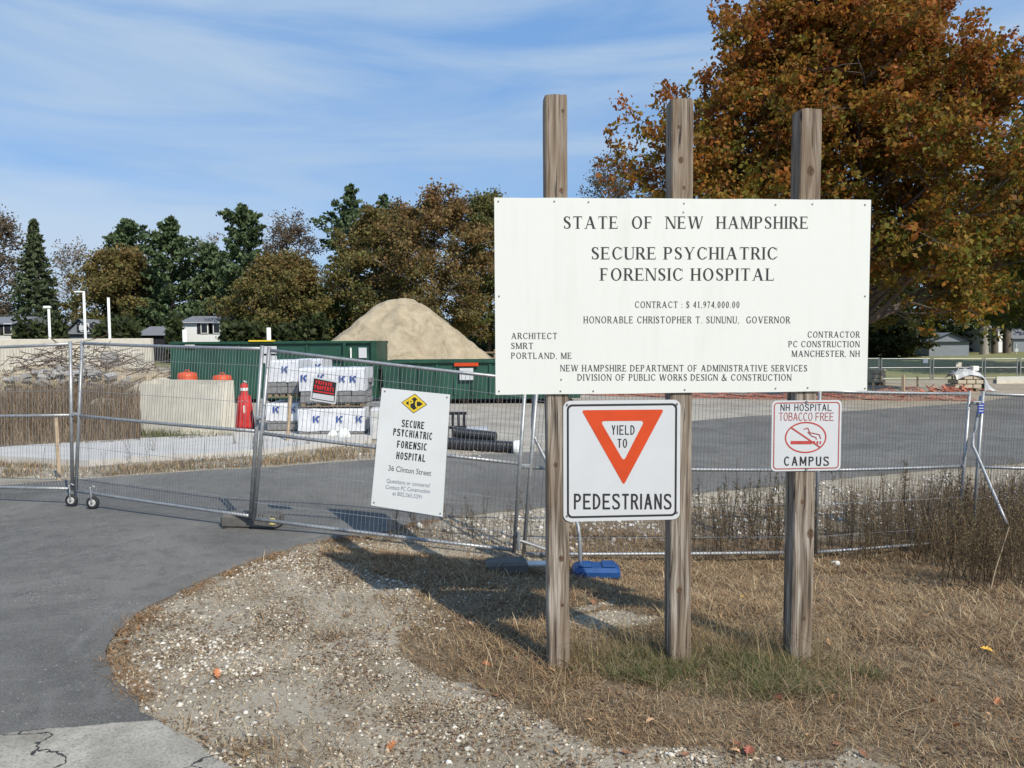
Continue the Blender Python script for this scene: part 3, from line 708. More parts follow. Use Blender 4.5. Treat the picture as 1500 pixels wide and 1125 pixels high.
def outline(pl, A, B, d):
    n = len(A); m = MB(); m.add([pl.pt(x, y, d) for x, y in A] + [pl.pt(x, y, d) for x, y in B], [(i, (i + 1) % n, n + (i + 1) % n, n + i) for i in range(n)]); return m

# ------------------------------------------------------------------ the three posts and their signs
p_l = P(725, 430, 4.57); p_r = P(1272, 430, 4.72)
BP = Plane((p_l.x, p_l.y, 0), (p_r.x - p_l.x, p_r.y - p_l.y, 0), (0, 0, 1))
ang = math.atan2(BP.u.y, BP.u.x)
posts = []
specs = [(818, 137, [(.02, 3.02, .016), (-.02, 1.32, .017), (.015, .72, .02), (.02, .42, .013), (.03, 3.5, .012)], 'left weathered post, its top standing highest above the white board'),
         (1003, 143, [(-.02, 3.22, .02), (.0, 3.05, .013), (.01, 2.72, .012), (-.035, 3.42, .012), (-.01, .50, .022)], 'middle weathered post, between the orange triangle sign and the tobacco sign'),
         (1188, 158, [(.005, 3.17, .03), (.01, 2.98, .015), (.045, .86, .030), (-.012, 1.07, .016), (.01, .3, .014)], 'right weathered post, carrying the small tobacco free sign')]
for k, (px, ty, kn, lab) in enumerate(specs):
    u, v = BP.uv(px, 250); b = BP.pt(u, 0, -.07 - .014); zg = gh(b.x, b.y); ztop = BP.uv(px, ty)[1]
    H = ztop - zg
    mat = wood_mat('weathered_post_wood' + ('', '_b', '_c')[k], kn, 1.7 + k * 5.3)
    m = MB(); nz = 90; rs = random.Random(k + 3); vs = []; fs = []
    hw = .069
    prof = [(-hw + .008, -hw), (-.03, -hw), (.0, -hw), (.03, -hw), (hw - .008, -hw), (hw, -hw + .008), (hw, 0), (hw, hw - .008), (hw - .008, hw), (0, hw), (-hw + .008, hw), (-hw, hw - .008), (-hw, 0), (-hw, -hw + .008)]
    lean = (rs.uniform(-.006, .006), 0)
    for i in range(nz + 1):
        z = -.25 + (H + .25) * i / nz
        for j, (x, y) in enumerate(prof):
            w = 1 + .012 * math.sin(z * 5 + j * .4 + k) + rs.uniform(-.005, .005)
            if i == nz: w *= .97
            vs.append((x * w + lean[0] * z, y * w, z + (rs.uniform(-.004, .004) if i == nz else 0)))
    n = len(prof)
    for i in range(nz):
        for j in range(n): fs.append((i * n + j, i * n + (j + 1) % n, (i + 1) * n + (j + 1) % n, (i + 1) * n + j))
    fs += [tuple(range(nz * n, nz * n + n)), tuple(range(n - 1, -1, -1))]
    m.add(vs, fs)
    o = m.build('sign_post', mat); o.location = (b.x, b.y, zg); o.rotation_euler = (0, 0, ang)
    tag(o, lab, 'post', 'wooden posts carrying the signs'); posts.append(o)

def corner_signs(px0, py0, px1, py1):
    a = BP.uv(px0, (py0 + py1) / 2); b = BP.uv(px1, (py0 + py1) / 2); t = BP.uv((px0 + px1) / 2, py0); bt = BP.uv((px0 + px1) / 2, py1); return a[0], bt[1], b[0], t[1]
# main board
u0, v0, u1, v1 = corner_signs(725, 291, 1273, 575.5)
bc = BP.pt((u0 + u1) / 2, v0, 0)
brd = root('hospital_project_sign', bc, 'large white board lettered STATE OF NEW HAMPSHIRE, across all three posts', 'sign')
poly = [(u0, v0)] + [(u0 + (u1 - u0) * i / 12, v0 + .0015 * math.sin(i * 1.3)) for i in range(1, 12)] + [(u1, v0), (u1, v1)] + [(u1 - (u1 - u0) * i / 12, v1 + .0015 * math.sin(i * 2.1)) for i in range(1, 12)] + [(u0, v1)]
plate(BP, poly, -.012, 0).build('board', 'board', brd)
TX = [('STATE OF NEW HAMPSHIRE', 826, 1183, 335, 317, 'black', 1.0), ('SECURE PSYCHIATRIC', 867, 1138, 380, 362, 'black', .5), ('FORENSIC HOSPITAL', 880, 1133, 411, 393, 'black', .5),
      ('CONTRACT : $ 41,974,000.00', 930, 1083, 451, 441.5, 'greyprint', .5), ('HONORABLE CHRISTOPHER T. SUNUNU,  GOVERNOR', 855, 1157, 473.5, 463.5, 'greyprint', .55),
      ('ARCHITECT', 749, 816, 496.5, 487.5, 'greyprint', .5), ('SMRT', 749, 781, 511, 502, 'greyprint', .5), ('PORTLAND, ME', 749, 837, 525.5, 516.5, 'greyprint', .5),
      ('CONTRACTOR', 1183, 1259, 494.5, 485.5, 'greyprint', .5), ('PC CONSTRUCTION', 1155, 1259, 508.5, 499.5, 'greyprint', .5), ('MANCHESTER, NH', 1160, 1259, 522.5, 513.5, 'greyprint', .5),
      ('NEW HAMPSHIRE DEPARTMENT OF ADMINISTRATIVE SERVICES', 821, 1182, 544, 534.5, 'greyprint', .5), ('DIVISION OF PUBLIC WORKS DESIGN & CONSTRUCTION', 846, 1159, 557.5, 548, 'greyprint', .5)]
for (s, a, b, y0, y1, mt, spc) in TX:
    big = mt == 'black'
    letter(BP, s, a, b, y0, y1, mt, brd, True, .17 if big else .165, .065 if big else .095, .0012, spc, .24)
for (px, py) in [(730, 295), (812, 295), (862, 296), (1002, 298), (1136, 300), (1190, 299), (1267, 300), (731, 434), (1267, 434), (731, 573), (821, 573), (869, 573), (1003, 571), (1136, 569), (1183, 568), (1267, 569), (1001, 311), (822, 556)]:
    u, v = BP.uv(px, py); c_ = BP.pt(u, v, 0)
    m = MB(); m.prism([(.0055 * math.cos(a * math.pi / 4), .0055 * math.sin(a * math.pi / 4)) for a in range(8)], .0, .003, lambda x, y, z, u=u, v=v: BP.pt(u + x, v + y, z)); m.build('screw', 'screw', brd)

# yield to pedestrians sign
u0, v0, u1, v1 = corner_signs(825.5, 586.5, 997, 763)
ys_ = root('yield_sign', BP.pt((u0 + u1) / 2, v0, 0), 'square white sign with orange triangle reading YIELD TO PEDESTRIANS', 'sign')
plate(BP, rrect(u0, v0, u1, v1, .045), -.012, -.008).build('sign_plate', 'signwhite', ys_)
q = .022; w_ = .013
outline(BP, rrect(u0 + q, v0 + q, u1 - q, v1 - q, .034), rrect(u0 + q + w_, v0 + q + w_, u1 - q - w_, v1 - q - w_, .024), -.0070).build('border', 'black', ys_)
def tri(pts, r, n=5):
    out = []
    for i in range(3):
        p = Vector(pts[i]); a = (Vector(pts[i - 1]) - p).normalized(); b = (Vector(pts[(i + 1) % 3]) - p).normalized()
        for k in range(n + 1):
            t_ = k / n; d = r * 2.0
            q1 = p + a * d * (1 - t_) ** 2 + b * d * t_ ** 2; out.append((q1.x, q1.y))
    return out
TO = [BP.uv(852, 601), BP.uv(973, 600), BP.uv(914, 711)]; TI = [BP.uv(880, 617), BP.uv(944.5, 616.5), BP.uv(914, 676)]
A = tri(TO, .010); B = tri(TI, .014)
outline(BP, A, B, -.0068).build('triangle', 'orange', ys_)
letter(BP, 'YIELD', 896, 930, 637, 623, 'black', ys_, False, .15, .115, -.0066, .4, .20)
letter(BP, 'TO', 905, 919, 656, 643, 'black', ys_, False, .17, .115, -.0066, .4, .20)
letter(BP, 'PEDESTRIANS', 841, 984, 746.5, 723.5, 'black', ys_, False, .155, .125, -.0066, .4, .17)
for (px, py) in [(831, 756), (992, 751), (992, 592), (831, 593)]:
    u, v = BP.uv(px, py); MB().prism([(.007 * math.cos(a * math.pi / 4), .007 * math.sin(a * math.pi / 4)) for a in range(8)], -.008, -.002, lambda x, y, z, u=u, v=v: BP.pt(u + x, v + y, z)).build('bolt', 'screw', ys_)

# tobacco free sign
u0, v0, u1, v1 = corner_signs(1131, 586.5, 1233, 690)
tb = root('tobacco_free_sign', BP.pt((u0 + u1) / 2, v0, 0), 'small white NH HOSPITAL TOBACCO FREE CAMPUS sign with a crossed-out cigarette', 'sign')
plate(BP, rrect(u0, v0, u1, v1, .03), -.012, -.008).build('sign_plate', 'signwhite', tb)
q = .012; w_ = .007
outline(BP, rrect(u0 + q, v0 + q, u1 - q, v1 - q, .024), rrect(u0 + q + w_, v0 + q + w_, u1 - q - w_, v1 - q - w_, .018), -.0070).build('border', 'maroon', tb)
letter(BP, 'NH HOSPITAL', 1144, 1219, 602, 592, 'black', tb, False, .12, .11, -.0066, .5, .17)
letter(BP, 'TOBACCO FREE', 1142, 1222, 616.5, 604.5, 'maroon', tb, False, .10, .09, -.0066, .35, .13)
letter(BP, 'CAMPUS', 1149, 1215, 682.5, 669, 'black', tb, False, .15, .14, -.0066, .5, .24)
cu_, cv_ = BP.uv(1181, 641); ru = BP.uv(1211.5, 641)[0] - cu_; rv = BP.uv(1181, 618)[1] - cv_
E = [(cu_ + ru * math.cos(a * math.pi / 24), cv_ + rv * math.sin(a * math.pi / 24)) for a in range(48)]; E2 = [(cu_ + (ru - .009) * math.cos(a * math.pi / 24), cv_ + (rv - .009) * math.sin(a * math.pi / 24)) for a in range(48)]
outline(BP, E, E2, -.0067).build('prohibition_ring', 'redprint', tb)
def strokes(pl, segs, d, name, mat, par):
    m = MB()
    for i, (x0, y0, x1, y1, w) in enumerate(segs):
        a = Vector(pl.uv(x0, y0)); b = Vector(pl.uv(x1, y1)); dr = (b - a).normalized(); nn = Vector((-dr.y, dr.x)) * w / 2
        m.add([pl.pt(*(a + nn), d + i * .00008), pl.pt(*(b + nn), d + i * .00008), pl.pt(*(b - nn), d + i * .00008), pl.pt(*(a - nn), d + i * .00008)], [(0, 1, 2, 3)])
    return m.build(name, mat, par)
strokes(BP, [(1159, 626, 1203, 656, .009)], -.0058, 'prohibition_bar', 'redprint', tb)
strokes(BP, [(1159, 648.5, 1190, 648.5, .021)], -.0064, 'cigarette', 'redprint', tb)
strokes(BP, [(1191.5, 648.5, 1195, 648.5, .019), (1197, 648.5, 1199.5, 648.5, .019), (1201.5, 648.5, 1203.5, 648.5, .019)], -.0064, 'cigarette_tip', 'redprint', tb)
for sg in ([(1178, 629), (1184, 627), (1187, 634), (1193, 635), (1201, 637), (1203, 643)], [(1184, 633), (1190, 639), (1196, 641), (1197, 644)]):
    strokes(BP, [(*sg[i], *sg[i + 1], .006) for i in range(len(sg) - 1)], -.0061, 'smoke_mark', 'maroon', tb)
for (px, py) in [(1182, 589), (1182, 687)]:
    u, v = BP.uv(px, py); MB().prism([(.008 * math.cos(a * math.pi / 4), .008 * math.sin(a * math.pi / 4)) for a in range(8)], -.008, -.001, lambda x, y, z, u=u, v=v: BP.pt(u + x, v + y, z)).build('bolt', 'screw', tb)

# ------------------------------------------------------------------ temporary fence
def fence_panel(tl, bl, tr, br, label, mid=.49, dens_=.045):
    tl, bl, tr, br = Vector(tl), Vector(bl), Vector(tr), Vector(br)
    bs = (bl + br) / 2
    r_ = root('mesh_fence', bs, label, 'mesh fence', 'temporary mesh fence panels along the drive')
    R = .0215
    def L2(a, b, t): return a + (b - a) * t
    for (a, b, nm) in ((L2(tl, tr, .008), L2(tl, tr, .992), 'top_rail'), (L2(L2(tl, bl, mid), L2(tr, br, mid), .008), L2(L2(tl, bl, mid), L2(tr, br, mid), .992), 'middle_rail'), (L2(bl, br, .008), L2(bl, br, .992), 'bottom_rail')):
        mdl = L2(a, b, .5) + Vector((0, 0, -.006)); MB().tube([a, L2(a, mdl, .5) + Vector((0, 0, -.002)), mdl, L2(mdl, b, .5) + Vector((0, 0, -.002)), b], R * .92, 10).build(nm, 'galv', r_, smooth=True)
    for (t_, b_) in ((tl, bl), (tr, br)):
        d = (b_ - t_).normalized(); MB().tube([t_ - d * .035, b_ + d * .02], R, 10).build('upright', 'galv', r_, smooth=True)
    m = MB(); Lh = (tr - tl).length; n = int(Lh / dens_); rr = .0027
    nrm = (tr - tl).cross(bl - tl).normalized()
    if nrm.y > 0: nrm = -nrm
    def wire(a, b, r, nseg=1, bow=0):
        pts = [L2(a, b, i / nseg) + nrm * (.024 + bow * math.sin(math.pi * i / nseg)) for i in range(nseg + 1)]
        m.tube(pts, r, 3, False)
    rs = random.Random(int(Lh * 1000))
    for i in range(1, n):
        s = i / n; wire(L2(tl, tr, s), L2(bl, br, s), rr, 6, rs.uniform(-.006, .010))
    for s in (.10, .32, .70, .90): wire(L2(tl, bl, s), L2(tr, br, s), rr, 4, .004)
    tag(m.build('wire_mesh', 'wire', r_), kind='stuff')
    return r_, nrm
# joints: photo pixel rows of rail ends with forward distance
pA = P(-190, 515, 9.9), P(-190, 708, 9.9)
p1 = P(103, 504, 9.4), P(106, 716, 9.35); p1b = P(120.5, 503, 9.4), P(111, 719, 9.3)
p2 = P(384, 511, 8.02), P(367, 756, 8.0); p2b = P(394, 513, 7.98), P(372, 760, 7.96)
p3 = P(770, 556, 7.72), P(753, 806, 7.70); p3b = P(787, 562, 7.78), P(767, 812, 7.76)
p4 = P(1190, 572, 8.70), P(1186, 809, 8.66); p4b = P(1201, 573, 8.74), P(1195, 809, 8.70)
p5 = P(1420, 577, 9.20), P(1404, 792, 9.16); p5b = P(1440, 577, 9.16), P(1424, 795, 9.1)
p6 = P(1830, 590, 10.2), P(1815, 800, 10.2)
f1, _ = fence_panel(*pA, *p1, 'fence panel leaving the left side, in front of the tall brown weeds')
f2, n2 = fence_panel(*p1b, *p2, 'fence panel between the wheels and the black rubber foot, before the concrete box')
f3, n3 = fence_panel(*p2b, *p3, 'fence panel carrying the red notice and the tall white board')
f4, n4 = fence_panel(*p3b, *p4, 'fence panel behind the wooden posts and the triangle sign')
f5, _ = fence_panel(*p4b, *p5, 'fence panel between right wooden post and the braced joint with blue tag')
f6, _ = fence_panel(*p5b, *p6, 'fence panel running off to the right behind the thick weeds')
def clamp(px, py, D, label):
    c = P(px, py, D); m = MB().box(c, (.11, .05, .045), 0, bev=.008); m.lathe(c + Vector((0, -.05, 0)), [(.013, -.02), (.013, .03)], 8, 'Y')
    o = m.build('fence_clamp', 'galv', None, origin=c); tag(o, label, 'clamp', 'clamps holding the fence panels together'); return o
clamp(112, 607, 9.36, 'clamp on the fence joint above the two small wheels'); clamp(381, 612, 7.98, 'clamp at mid height of the joint above the rubber foot'); clamp(769, 683, 7.73, 'clamp at mid height just left of the left wooden post')
clamp(1430, 590, 9.16, 'clamp at the top of the braced joint right of the signs')
# wheels
for (px, py, D, lab) in ((105, 733, 9.3, 'left black wheel under the fence joint, partly behind the upright'), (136, 737, 9.15, 'right black wheel with pale hub under the fence joint')):
    c = P(px, py, D); rad = .078; c.z = gh(c.x, c.y) + rad + .014
    w = root('caster_wheel', (c.x, c.y, c.z - rad), lab, 'wheel', 'small wheels under the fence')
    MB().lathe(c, [(.045, -.018), (.068, -.022), (rad, -.012), (rad, .012), (.068, .022), (.045, .018)], 24, 'Y').build('tyre', 'rubber', w, smooth=True)
    MB().lathe(c, [(.040, -.024), (.046, -.015), (.046, .015), (.040, .024)], 18, 'Y').build('rim', 'hub', w)
    MB().lathe(c, [(.012, -.036), (.012, .036)], 10, 'Y').build('axle', 'screw', w)
    m = MB(); m.tube([c + Vector((0, -.034, 0)), c + Vector((0, -.034, .10)), c + Vector((-.02, 0, .145)), c + Vector((0, .034, .10)), c + Vector((0, .034, 0))], .008, 6); m.tube([c + Vector((-.02, 0, .14)), c + Vector((-.03, 0, .19)), c + Vector((0, .01, .21)), c + Vector((.03, .01, .19))], .009, 6); m.build('fork', 'galv', w)
# feet
c = G(373, 772); c.y -= .0
ft = root('rubber_foot_block', c, 'dark rubber fence foot with a yellow reflector, lying on the asphalt', 'fence foot')
rot = Matrix.Rotation(math.radians(-6), 3, 'Z')
MB().box(c + Vector((-.02, 0, .085)), (.66, .24, .16), rot=rot, bev=.03).build('foot_block', 'rubfoot', ft)
MB().box(c + Vector((.25, -.150, .10)), (.06, .012, .07), rot=rot).build('reflector', 'yelref', ft)
MB().lathe(c + Vector((-.30, -.05, .02)), [(.022, -.08), (.022, .08)], 10, 'Y').build('foot_bolt', 'rubber', ft)
c = G(742, 838)
ft = root('rubber_foot_block', c, 'dark low fence foot in shade left of the left wooden post', 'fence foot')
MB().box(c + Vector((0, 0, .06)), (.40, .24, .12), .1, bev=.025).build('foot_block', 'rubfoot', ft)
c = G(782, 842)
m = MB(); m.box(c + Vector((-.075, 0, .05)), (.035, .12, .10)); m.box(c + Vector((.03, 0, .11)), (.175 + .07, .12, .022), bev=.004); m.box(c + Vector((.13, 0, .05)), (.03, .10, .098))
tag(m.build('foot_bracket', 'hub', None, origin=c), 'pale grey U-shaped bracket on the ground beside the left post', 'bracket')
c = G(876, 845)
bl = root('blue_fence_weight', c, 'blue plastic fence weight on dry grass behind the left post', 'fence weight')
MB().box(c + Vector((-.02, 0, .06)), (.46, .28, .12), -.05, bev=.035).build('weight_body', 'blue', bl, smooth=False)
MB().box(c + Vector((-.13, .0, .128)), (.13, .18, .022), -.05, bev=.008).build('raised_rib', 'blue', bl); MB().box(c + Vector((.10, .0, .128)), (.13, .18, .022), -.05, bev=.008).build('raised_rib', 'blue', bl)
# braces
def brace(pts, label):
    q = [P(*a) for a in pts]; b = q[-1]
    o = MB().tube([tuple(p) for p in cr([tuple(p) for p in q], 4)], .019, 10).build('fence_brace', 'galv', None, origin=b, smooth=True); tag(o, label, 'brace', 'bent steel braces propping the fence'); return o
brace([(783, 566, 7.85), (781, 600, 7.87), (781, 632, 7.88), (790, 655, 7.8), (835, 745, 7.4), (846, 768, 7.25), (849, 790, 7.2), (850, 826, 7.18)], 'bent steel brace passing behind the left post into the blue weight')
brace([(1437, 580, 9.2), (1430, 620, 9.15), (1425, 650, 9.1), (1432, 668, 9.0), (1475, 768, 8.4)], 'bent steel brace slanting down right into the thick weeds')
m = MB(); a = P(757, 790, 7.68); m.tube([a, a + Vector((.30, -.02, -.10))], .016, 8); m.tube([a + Vector((.02, 0, .08)), a + Vector((.02, 0, -.12))], .022, 8); tag(m.build('brace_socket', 'galv', None, origin=a), 'short steel socket tubes at the foot of the joint left of the left post', 'socket')
c = P(1437, 598, 9.1); m = MB().box(c, (.075, .006, .13), .0); t_ = root('blue_tag', c, 'small blue tag with pale lines hanging on the braced fence joint', 'tag'); m.build('tag_plate', 'tagblue', t_)
for k in range(3): MB().box(c + Vector((0, -.005, .035 - .035 * k)), (.055, .003, .012)).build('printed_line', 'signwhite', t_)

# signs tied to the fence
d3 = (p3[0] - p2b[0]); u3 = d3.normalized(); vz = (p2b[0] - p2b[1])
FP = Plane(p2b[1] + n3 * .032, u3, (p2b[0] - p2b[1])); FP.n = n3
if FP.u.x < 0: FP.u = -FP.u
if FP.v.z < 0: FP.v = -FP.v
def quad_plate(pl, pts, d0, d1): return plate(pl, [pl.uv(*p) for p in pts], d0, d1)
cc = FP.uv(595, 757)
pc = root('site_address_sign', FP.pt(*cc), 'tall white board on the fence with yellow diamond, SECURE PSYCHIATRIC FORENSIC HOSPITAL', 'sign')
Q = [(543.5, 740), (648.5, 757), (659.5, 578), (559.5, 568)]
quad_plate(FP, Q, 0, .006).build('sign_plate', 'pcwhite', pc)
def dshape(s, d, mt, nm):
    cx, cy = 607, 591; pts = [(cx - 19 * s, cy - 1.5 * s), (cx - 1 * s, cy + 14.5 * s), (cx + 19 * s, cy + 1.5 * s), (cx + 1 * s, cy - 14.5 * s)]
    m = MB(); m.add([FP.pt(*FP.uv(*p), d) for p in pts], [(0, 1, 2, 3)]); m.build(nm, mt, pc)
dshape(1.0, .0072, 'black', 'logo_outline'); dshape(.92, .0078, 'yellow', 'logo_diamond'); dshape(.66, .0084, 'black', 'logo_centre')
def tletter(s, x0, x1, y0, dy, h, mt, T=.14, t=.12, par=pc, pl=FP, d=.0076, gap=.2, spc=.45, skew=0):
    a = pl.uv(x0, y0); b = pl.uv(x1, y0 + dy); c_ = pl.uv(x0 + skew, y0 - h); hh = Vector(c_) - Vector(a)
    grp, w = textpolys(s, T, t, False, gap, spc); m = MB()
    for i, gq in enumerate(grp):
        for poly in gq:
            vs = []
            for (x, y) in poly:
                q_ = Vector(a) + (Vector(b) - Vector(a)) * (x / w) + hh * y; vs.append(pl.pt(q_.x, q_.y, d + .00008 * (i % 7)))
            m.add(vs, [tuple(range(len(vs)))])
    return m.build('lettering', mt, par)
tletter('PC', 599, 615.5, 596.5, 1.5, 12, 'yellow', .2, .17, d=.0094)
tletter('SECURE', 588.5, 621, 625, 3.5, 10.5, 'black', .21, .16, skew=1)
tletter('PSYCHIATRIC', 576, 633, 637.5, 7, 10.5, 'black', .21, .16, skew=1)
tletter('FORENSIC', 581.5, 625, 655.5, 4.5, 10.5, 'black', .21, .16, skew=1)
tletter('HOSPITAL', 580.5, 623, 672, 4.5, 10.5, 'black', .21, .16, skew=1)
fonttext(FP, '36 Clinton Street', 569, 631.5, (689, 697), 8.5, 'greyprint', pc, .0078)
fonttext(FP, 'Questions or concerns?', 566.5, 630, (706.5, 714), 6.2, 'slate', pc, .0078, .004)
fonttext(FP, 'Contact PC Construction', 565, 630, (715.5, 722.5), 6.2, 'slate', pc, .0078, .004)
fonttext(FP, 'at 802.265.5291', 575, 618, (725, 730.5), 6.0, 'slate', pc, .0078, .004)
for p_ in ((564, 573), (655, 582), (548, 736), (645, 752)):
    u, v = FP.uv(*p_); MB().prism([(.009 * math.cos(a * math.pi / 4), .009 * math.sin(a * math.pi / 4)) for a in range(8)], .006, .010, lambda x, y, z, u=u, v=v: FP.pt(u + x, v + y, z)).build('grommet', 'screw', pc)
# private property notice
cc = FP.uv(474, 590)
pp = root('private_property_sign', FP.pt(*cc), 'small tilted red and white PRIVATE PROPERTY notice on the fence', 'sign')
quad_plate(FP, [(454.5, 586), (491.5, 592), (495, 558.5), (458.5, 551.5)], 0, .004).build('sign_plate', 'signwhite', pp)
def fq(pts, d, nm, mt, par=pp):
    m = MB(); m.add([FP.pt(*FP.uv(*p), d) for p in pts], [tuple(range(len(pts)))]); return m.build(nm, mt, par)
fq([(456.5, 584), (490, 589.5), (493, 560.5), (460.2, 554)], .0052, 'black_border', 'black')
fq([(457.5, 583), (489, 588.2), (489.8, 580), (458.5, 575.5)], .0058, 'white_strip', 'signwhite')
fq([(459.0, 574.5), (489.4, 579.2), (492, 561.5), (461.3, 555.2)], .0058, 'dark_panel', 'black')
tletter('PRIVATE', 463, 487, 562, 4.2, 5.2, 'signred', .26, .22, pp, FP, .0066, .2)
tletter('PROPERTY', 461, 489.5, 569.3, 5.0, 6.0, 'signred', .26, .22, pp, FP, .0066, .2)
fq([(459.6, 573.2), (489.4, 578.0), (489.7, 576.3), (459.8, 571.5)], .0064, 'red_line', 'signred')

# ------------------------------------------------------------------ middle distance: site materials
# concrete box
def rotbox(o, dx, L_, Wd, z0, z1):   # corner o, direction dx, length L_, depth Wd
    dx = Vector(dx).normalized(); dy = Vector((-dx.y, dx.x)); return [Vector((*(Vector(o) + dx * a + dy * b), 0)) for a, b in ((0, 0), (L_, 0), (L_, Wd), (0, Wd))]
FLc = P(207, 632, 17.0); FRc = P(325, 640, 16.3)
dx = Vector((FRc.x - FLc.x, FRc.y - FLc.y)).normalized(); dy = Vector((-dx.y, dx.x)); LB = (Vector((FRc.x, FRc.y)) - Vector((FLc.x, FLc.y))).length; WB = .45
z0 = gh(FLc.x, FLc.y) - .02; z1 = P(325, 562, 16.3).z
cx = root('concrete_box', (FLc.x + dx.x * LB / 2, FLc.y + dx.y * LB / 2, z0), 'pale precast concrete box with open top standing beside the red cone', 'concrete box')
def cb_(a0, a1, b0, b1, za, zb):
    m = MB(); vs = []
    for z in (za, zb):
        for (a, b) in ((a0, b0), (a1, b0), (a1, b1), (a0, b1)): vs.append((FLc.x + dx.x * a + dy.x * b, FLc.y + dx.y * a + dy.y * b, z))
    return m.add(vs, [(3, 2, 1, 0), (4, 5, 6, 7), (0, 1, 5, 4), (1, 2, 6, 5), (2, 3, 7, 6), (3, 0, 4, 7)])
cb_(0, LB, 0, .07, z0, z1 - .03).build('front_wall', 'conc', cx); cb_(0, LB, WB - .07, WB, z0, z1 + .05).build('back_wall', 'conc', cx)
cb_(0, .12, .07, WB - .07, z0, z1 + .02).build('end_wall', 'conc', cx); cb_(LB - .12, LB, .07, WB - .07, z0, z1 + .02).build('end_wall', 'conc', cx)
cb_(.12, LB - .12, .07, WB - .07, z0, z0 + .15).build('floor_slab', 'conc', cx)
cb_(LB * .52, LB * .99, -.25, -.002, z0 - .02, z0 + .12).build('footing', 'conc', cx)
# orange barrel tops behind
for (px, D, hz, lab) in ((274, 20.0, 1.17, 'orange plastic barrel peeking over the left of the concrete box'), (325, 20.5, 1.13, 'orange plastic barrel peeking over the right end of the concrete box')):
    b = GX(px, D); zt = P(px, 545 if px < 300 else 549, D).z
    t_ = root('orange_barrel', b, lab, 'barrel', 'orange barrels behind the concrete box'); h = zt - b.z
    MB().lathe(b, [(.30, 0), (.30, .06), (.26, .07), (.28, h * .45), (.25, h * .47), (.26, h - .12), (.24, h - .03), (.12, h)], 20).build('barrel_body', 'borange', t_, smooth=True)
    MB().lathe(b, [(.272, h * .30), (.272, h * .40)], 20).build('white_band', 'white', t_)
    MB().lathe(b, [(.283, h * .60), (.274, h * .7)], 20).build('white_band', 'white', t_)
    m = MB(); m.tube([b + Vector((-.06, 0, h)), b + Vector((-.05, 0, h + .05)), b + Vector((.05, 0, h + .05)), b + Vector((.06, 0, h))], .015, 6); m.build('handle', 'borange', t_)
# red cone like thing
b = GX(357, 18.2); zt = P(354, 557, 18.6).z; h = zt - b.z
rc = root('red_cone', b, 'tall red pleated cone with a white collar beside the concrete box', 'cone')
MB().lathe(b, [(.22, 0.02), (.215, .1), (.185, h * .35), (.15, h * .68), (.085, h * .72), (.09, h * .92), (.04, h * .96)], 48, wob=lambda w, z: 1 + .09 * math.sin(w * 9) * (1 - z / h)).build('red_cover', 'bred', rc, smooth=True)
MB().lathe(b, [(.156, h * .60), (.118, h * .695)], 24).build('white_collar', 'white', rc)
MB().lathe(b, [(.097, h * .80), (.098, h * .86)], 24).build('white_band', 'white', rc)
MB().box(b + Vector((.05, -.178, h * .40)), (.045, .01, .24)).build('white_sticker', 'white', rc)
m = MB(); m.tube([b + Vector((0, 0, h * .95)), b + Vector((.0, 0, h)), b + Vector((.07, 0, h - .04))], .022, 8); m.build('metal_tip', 'alu', rc)
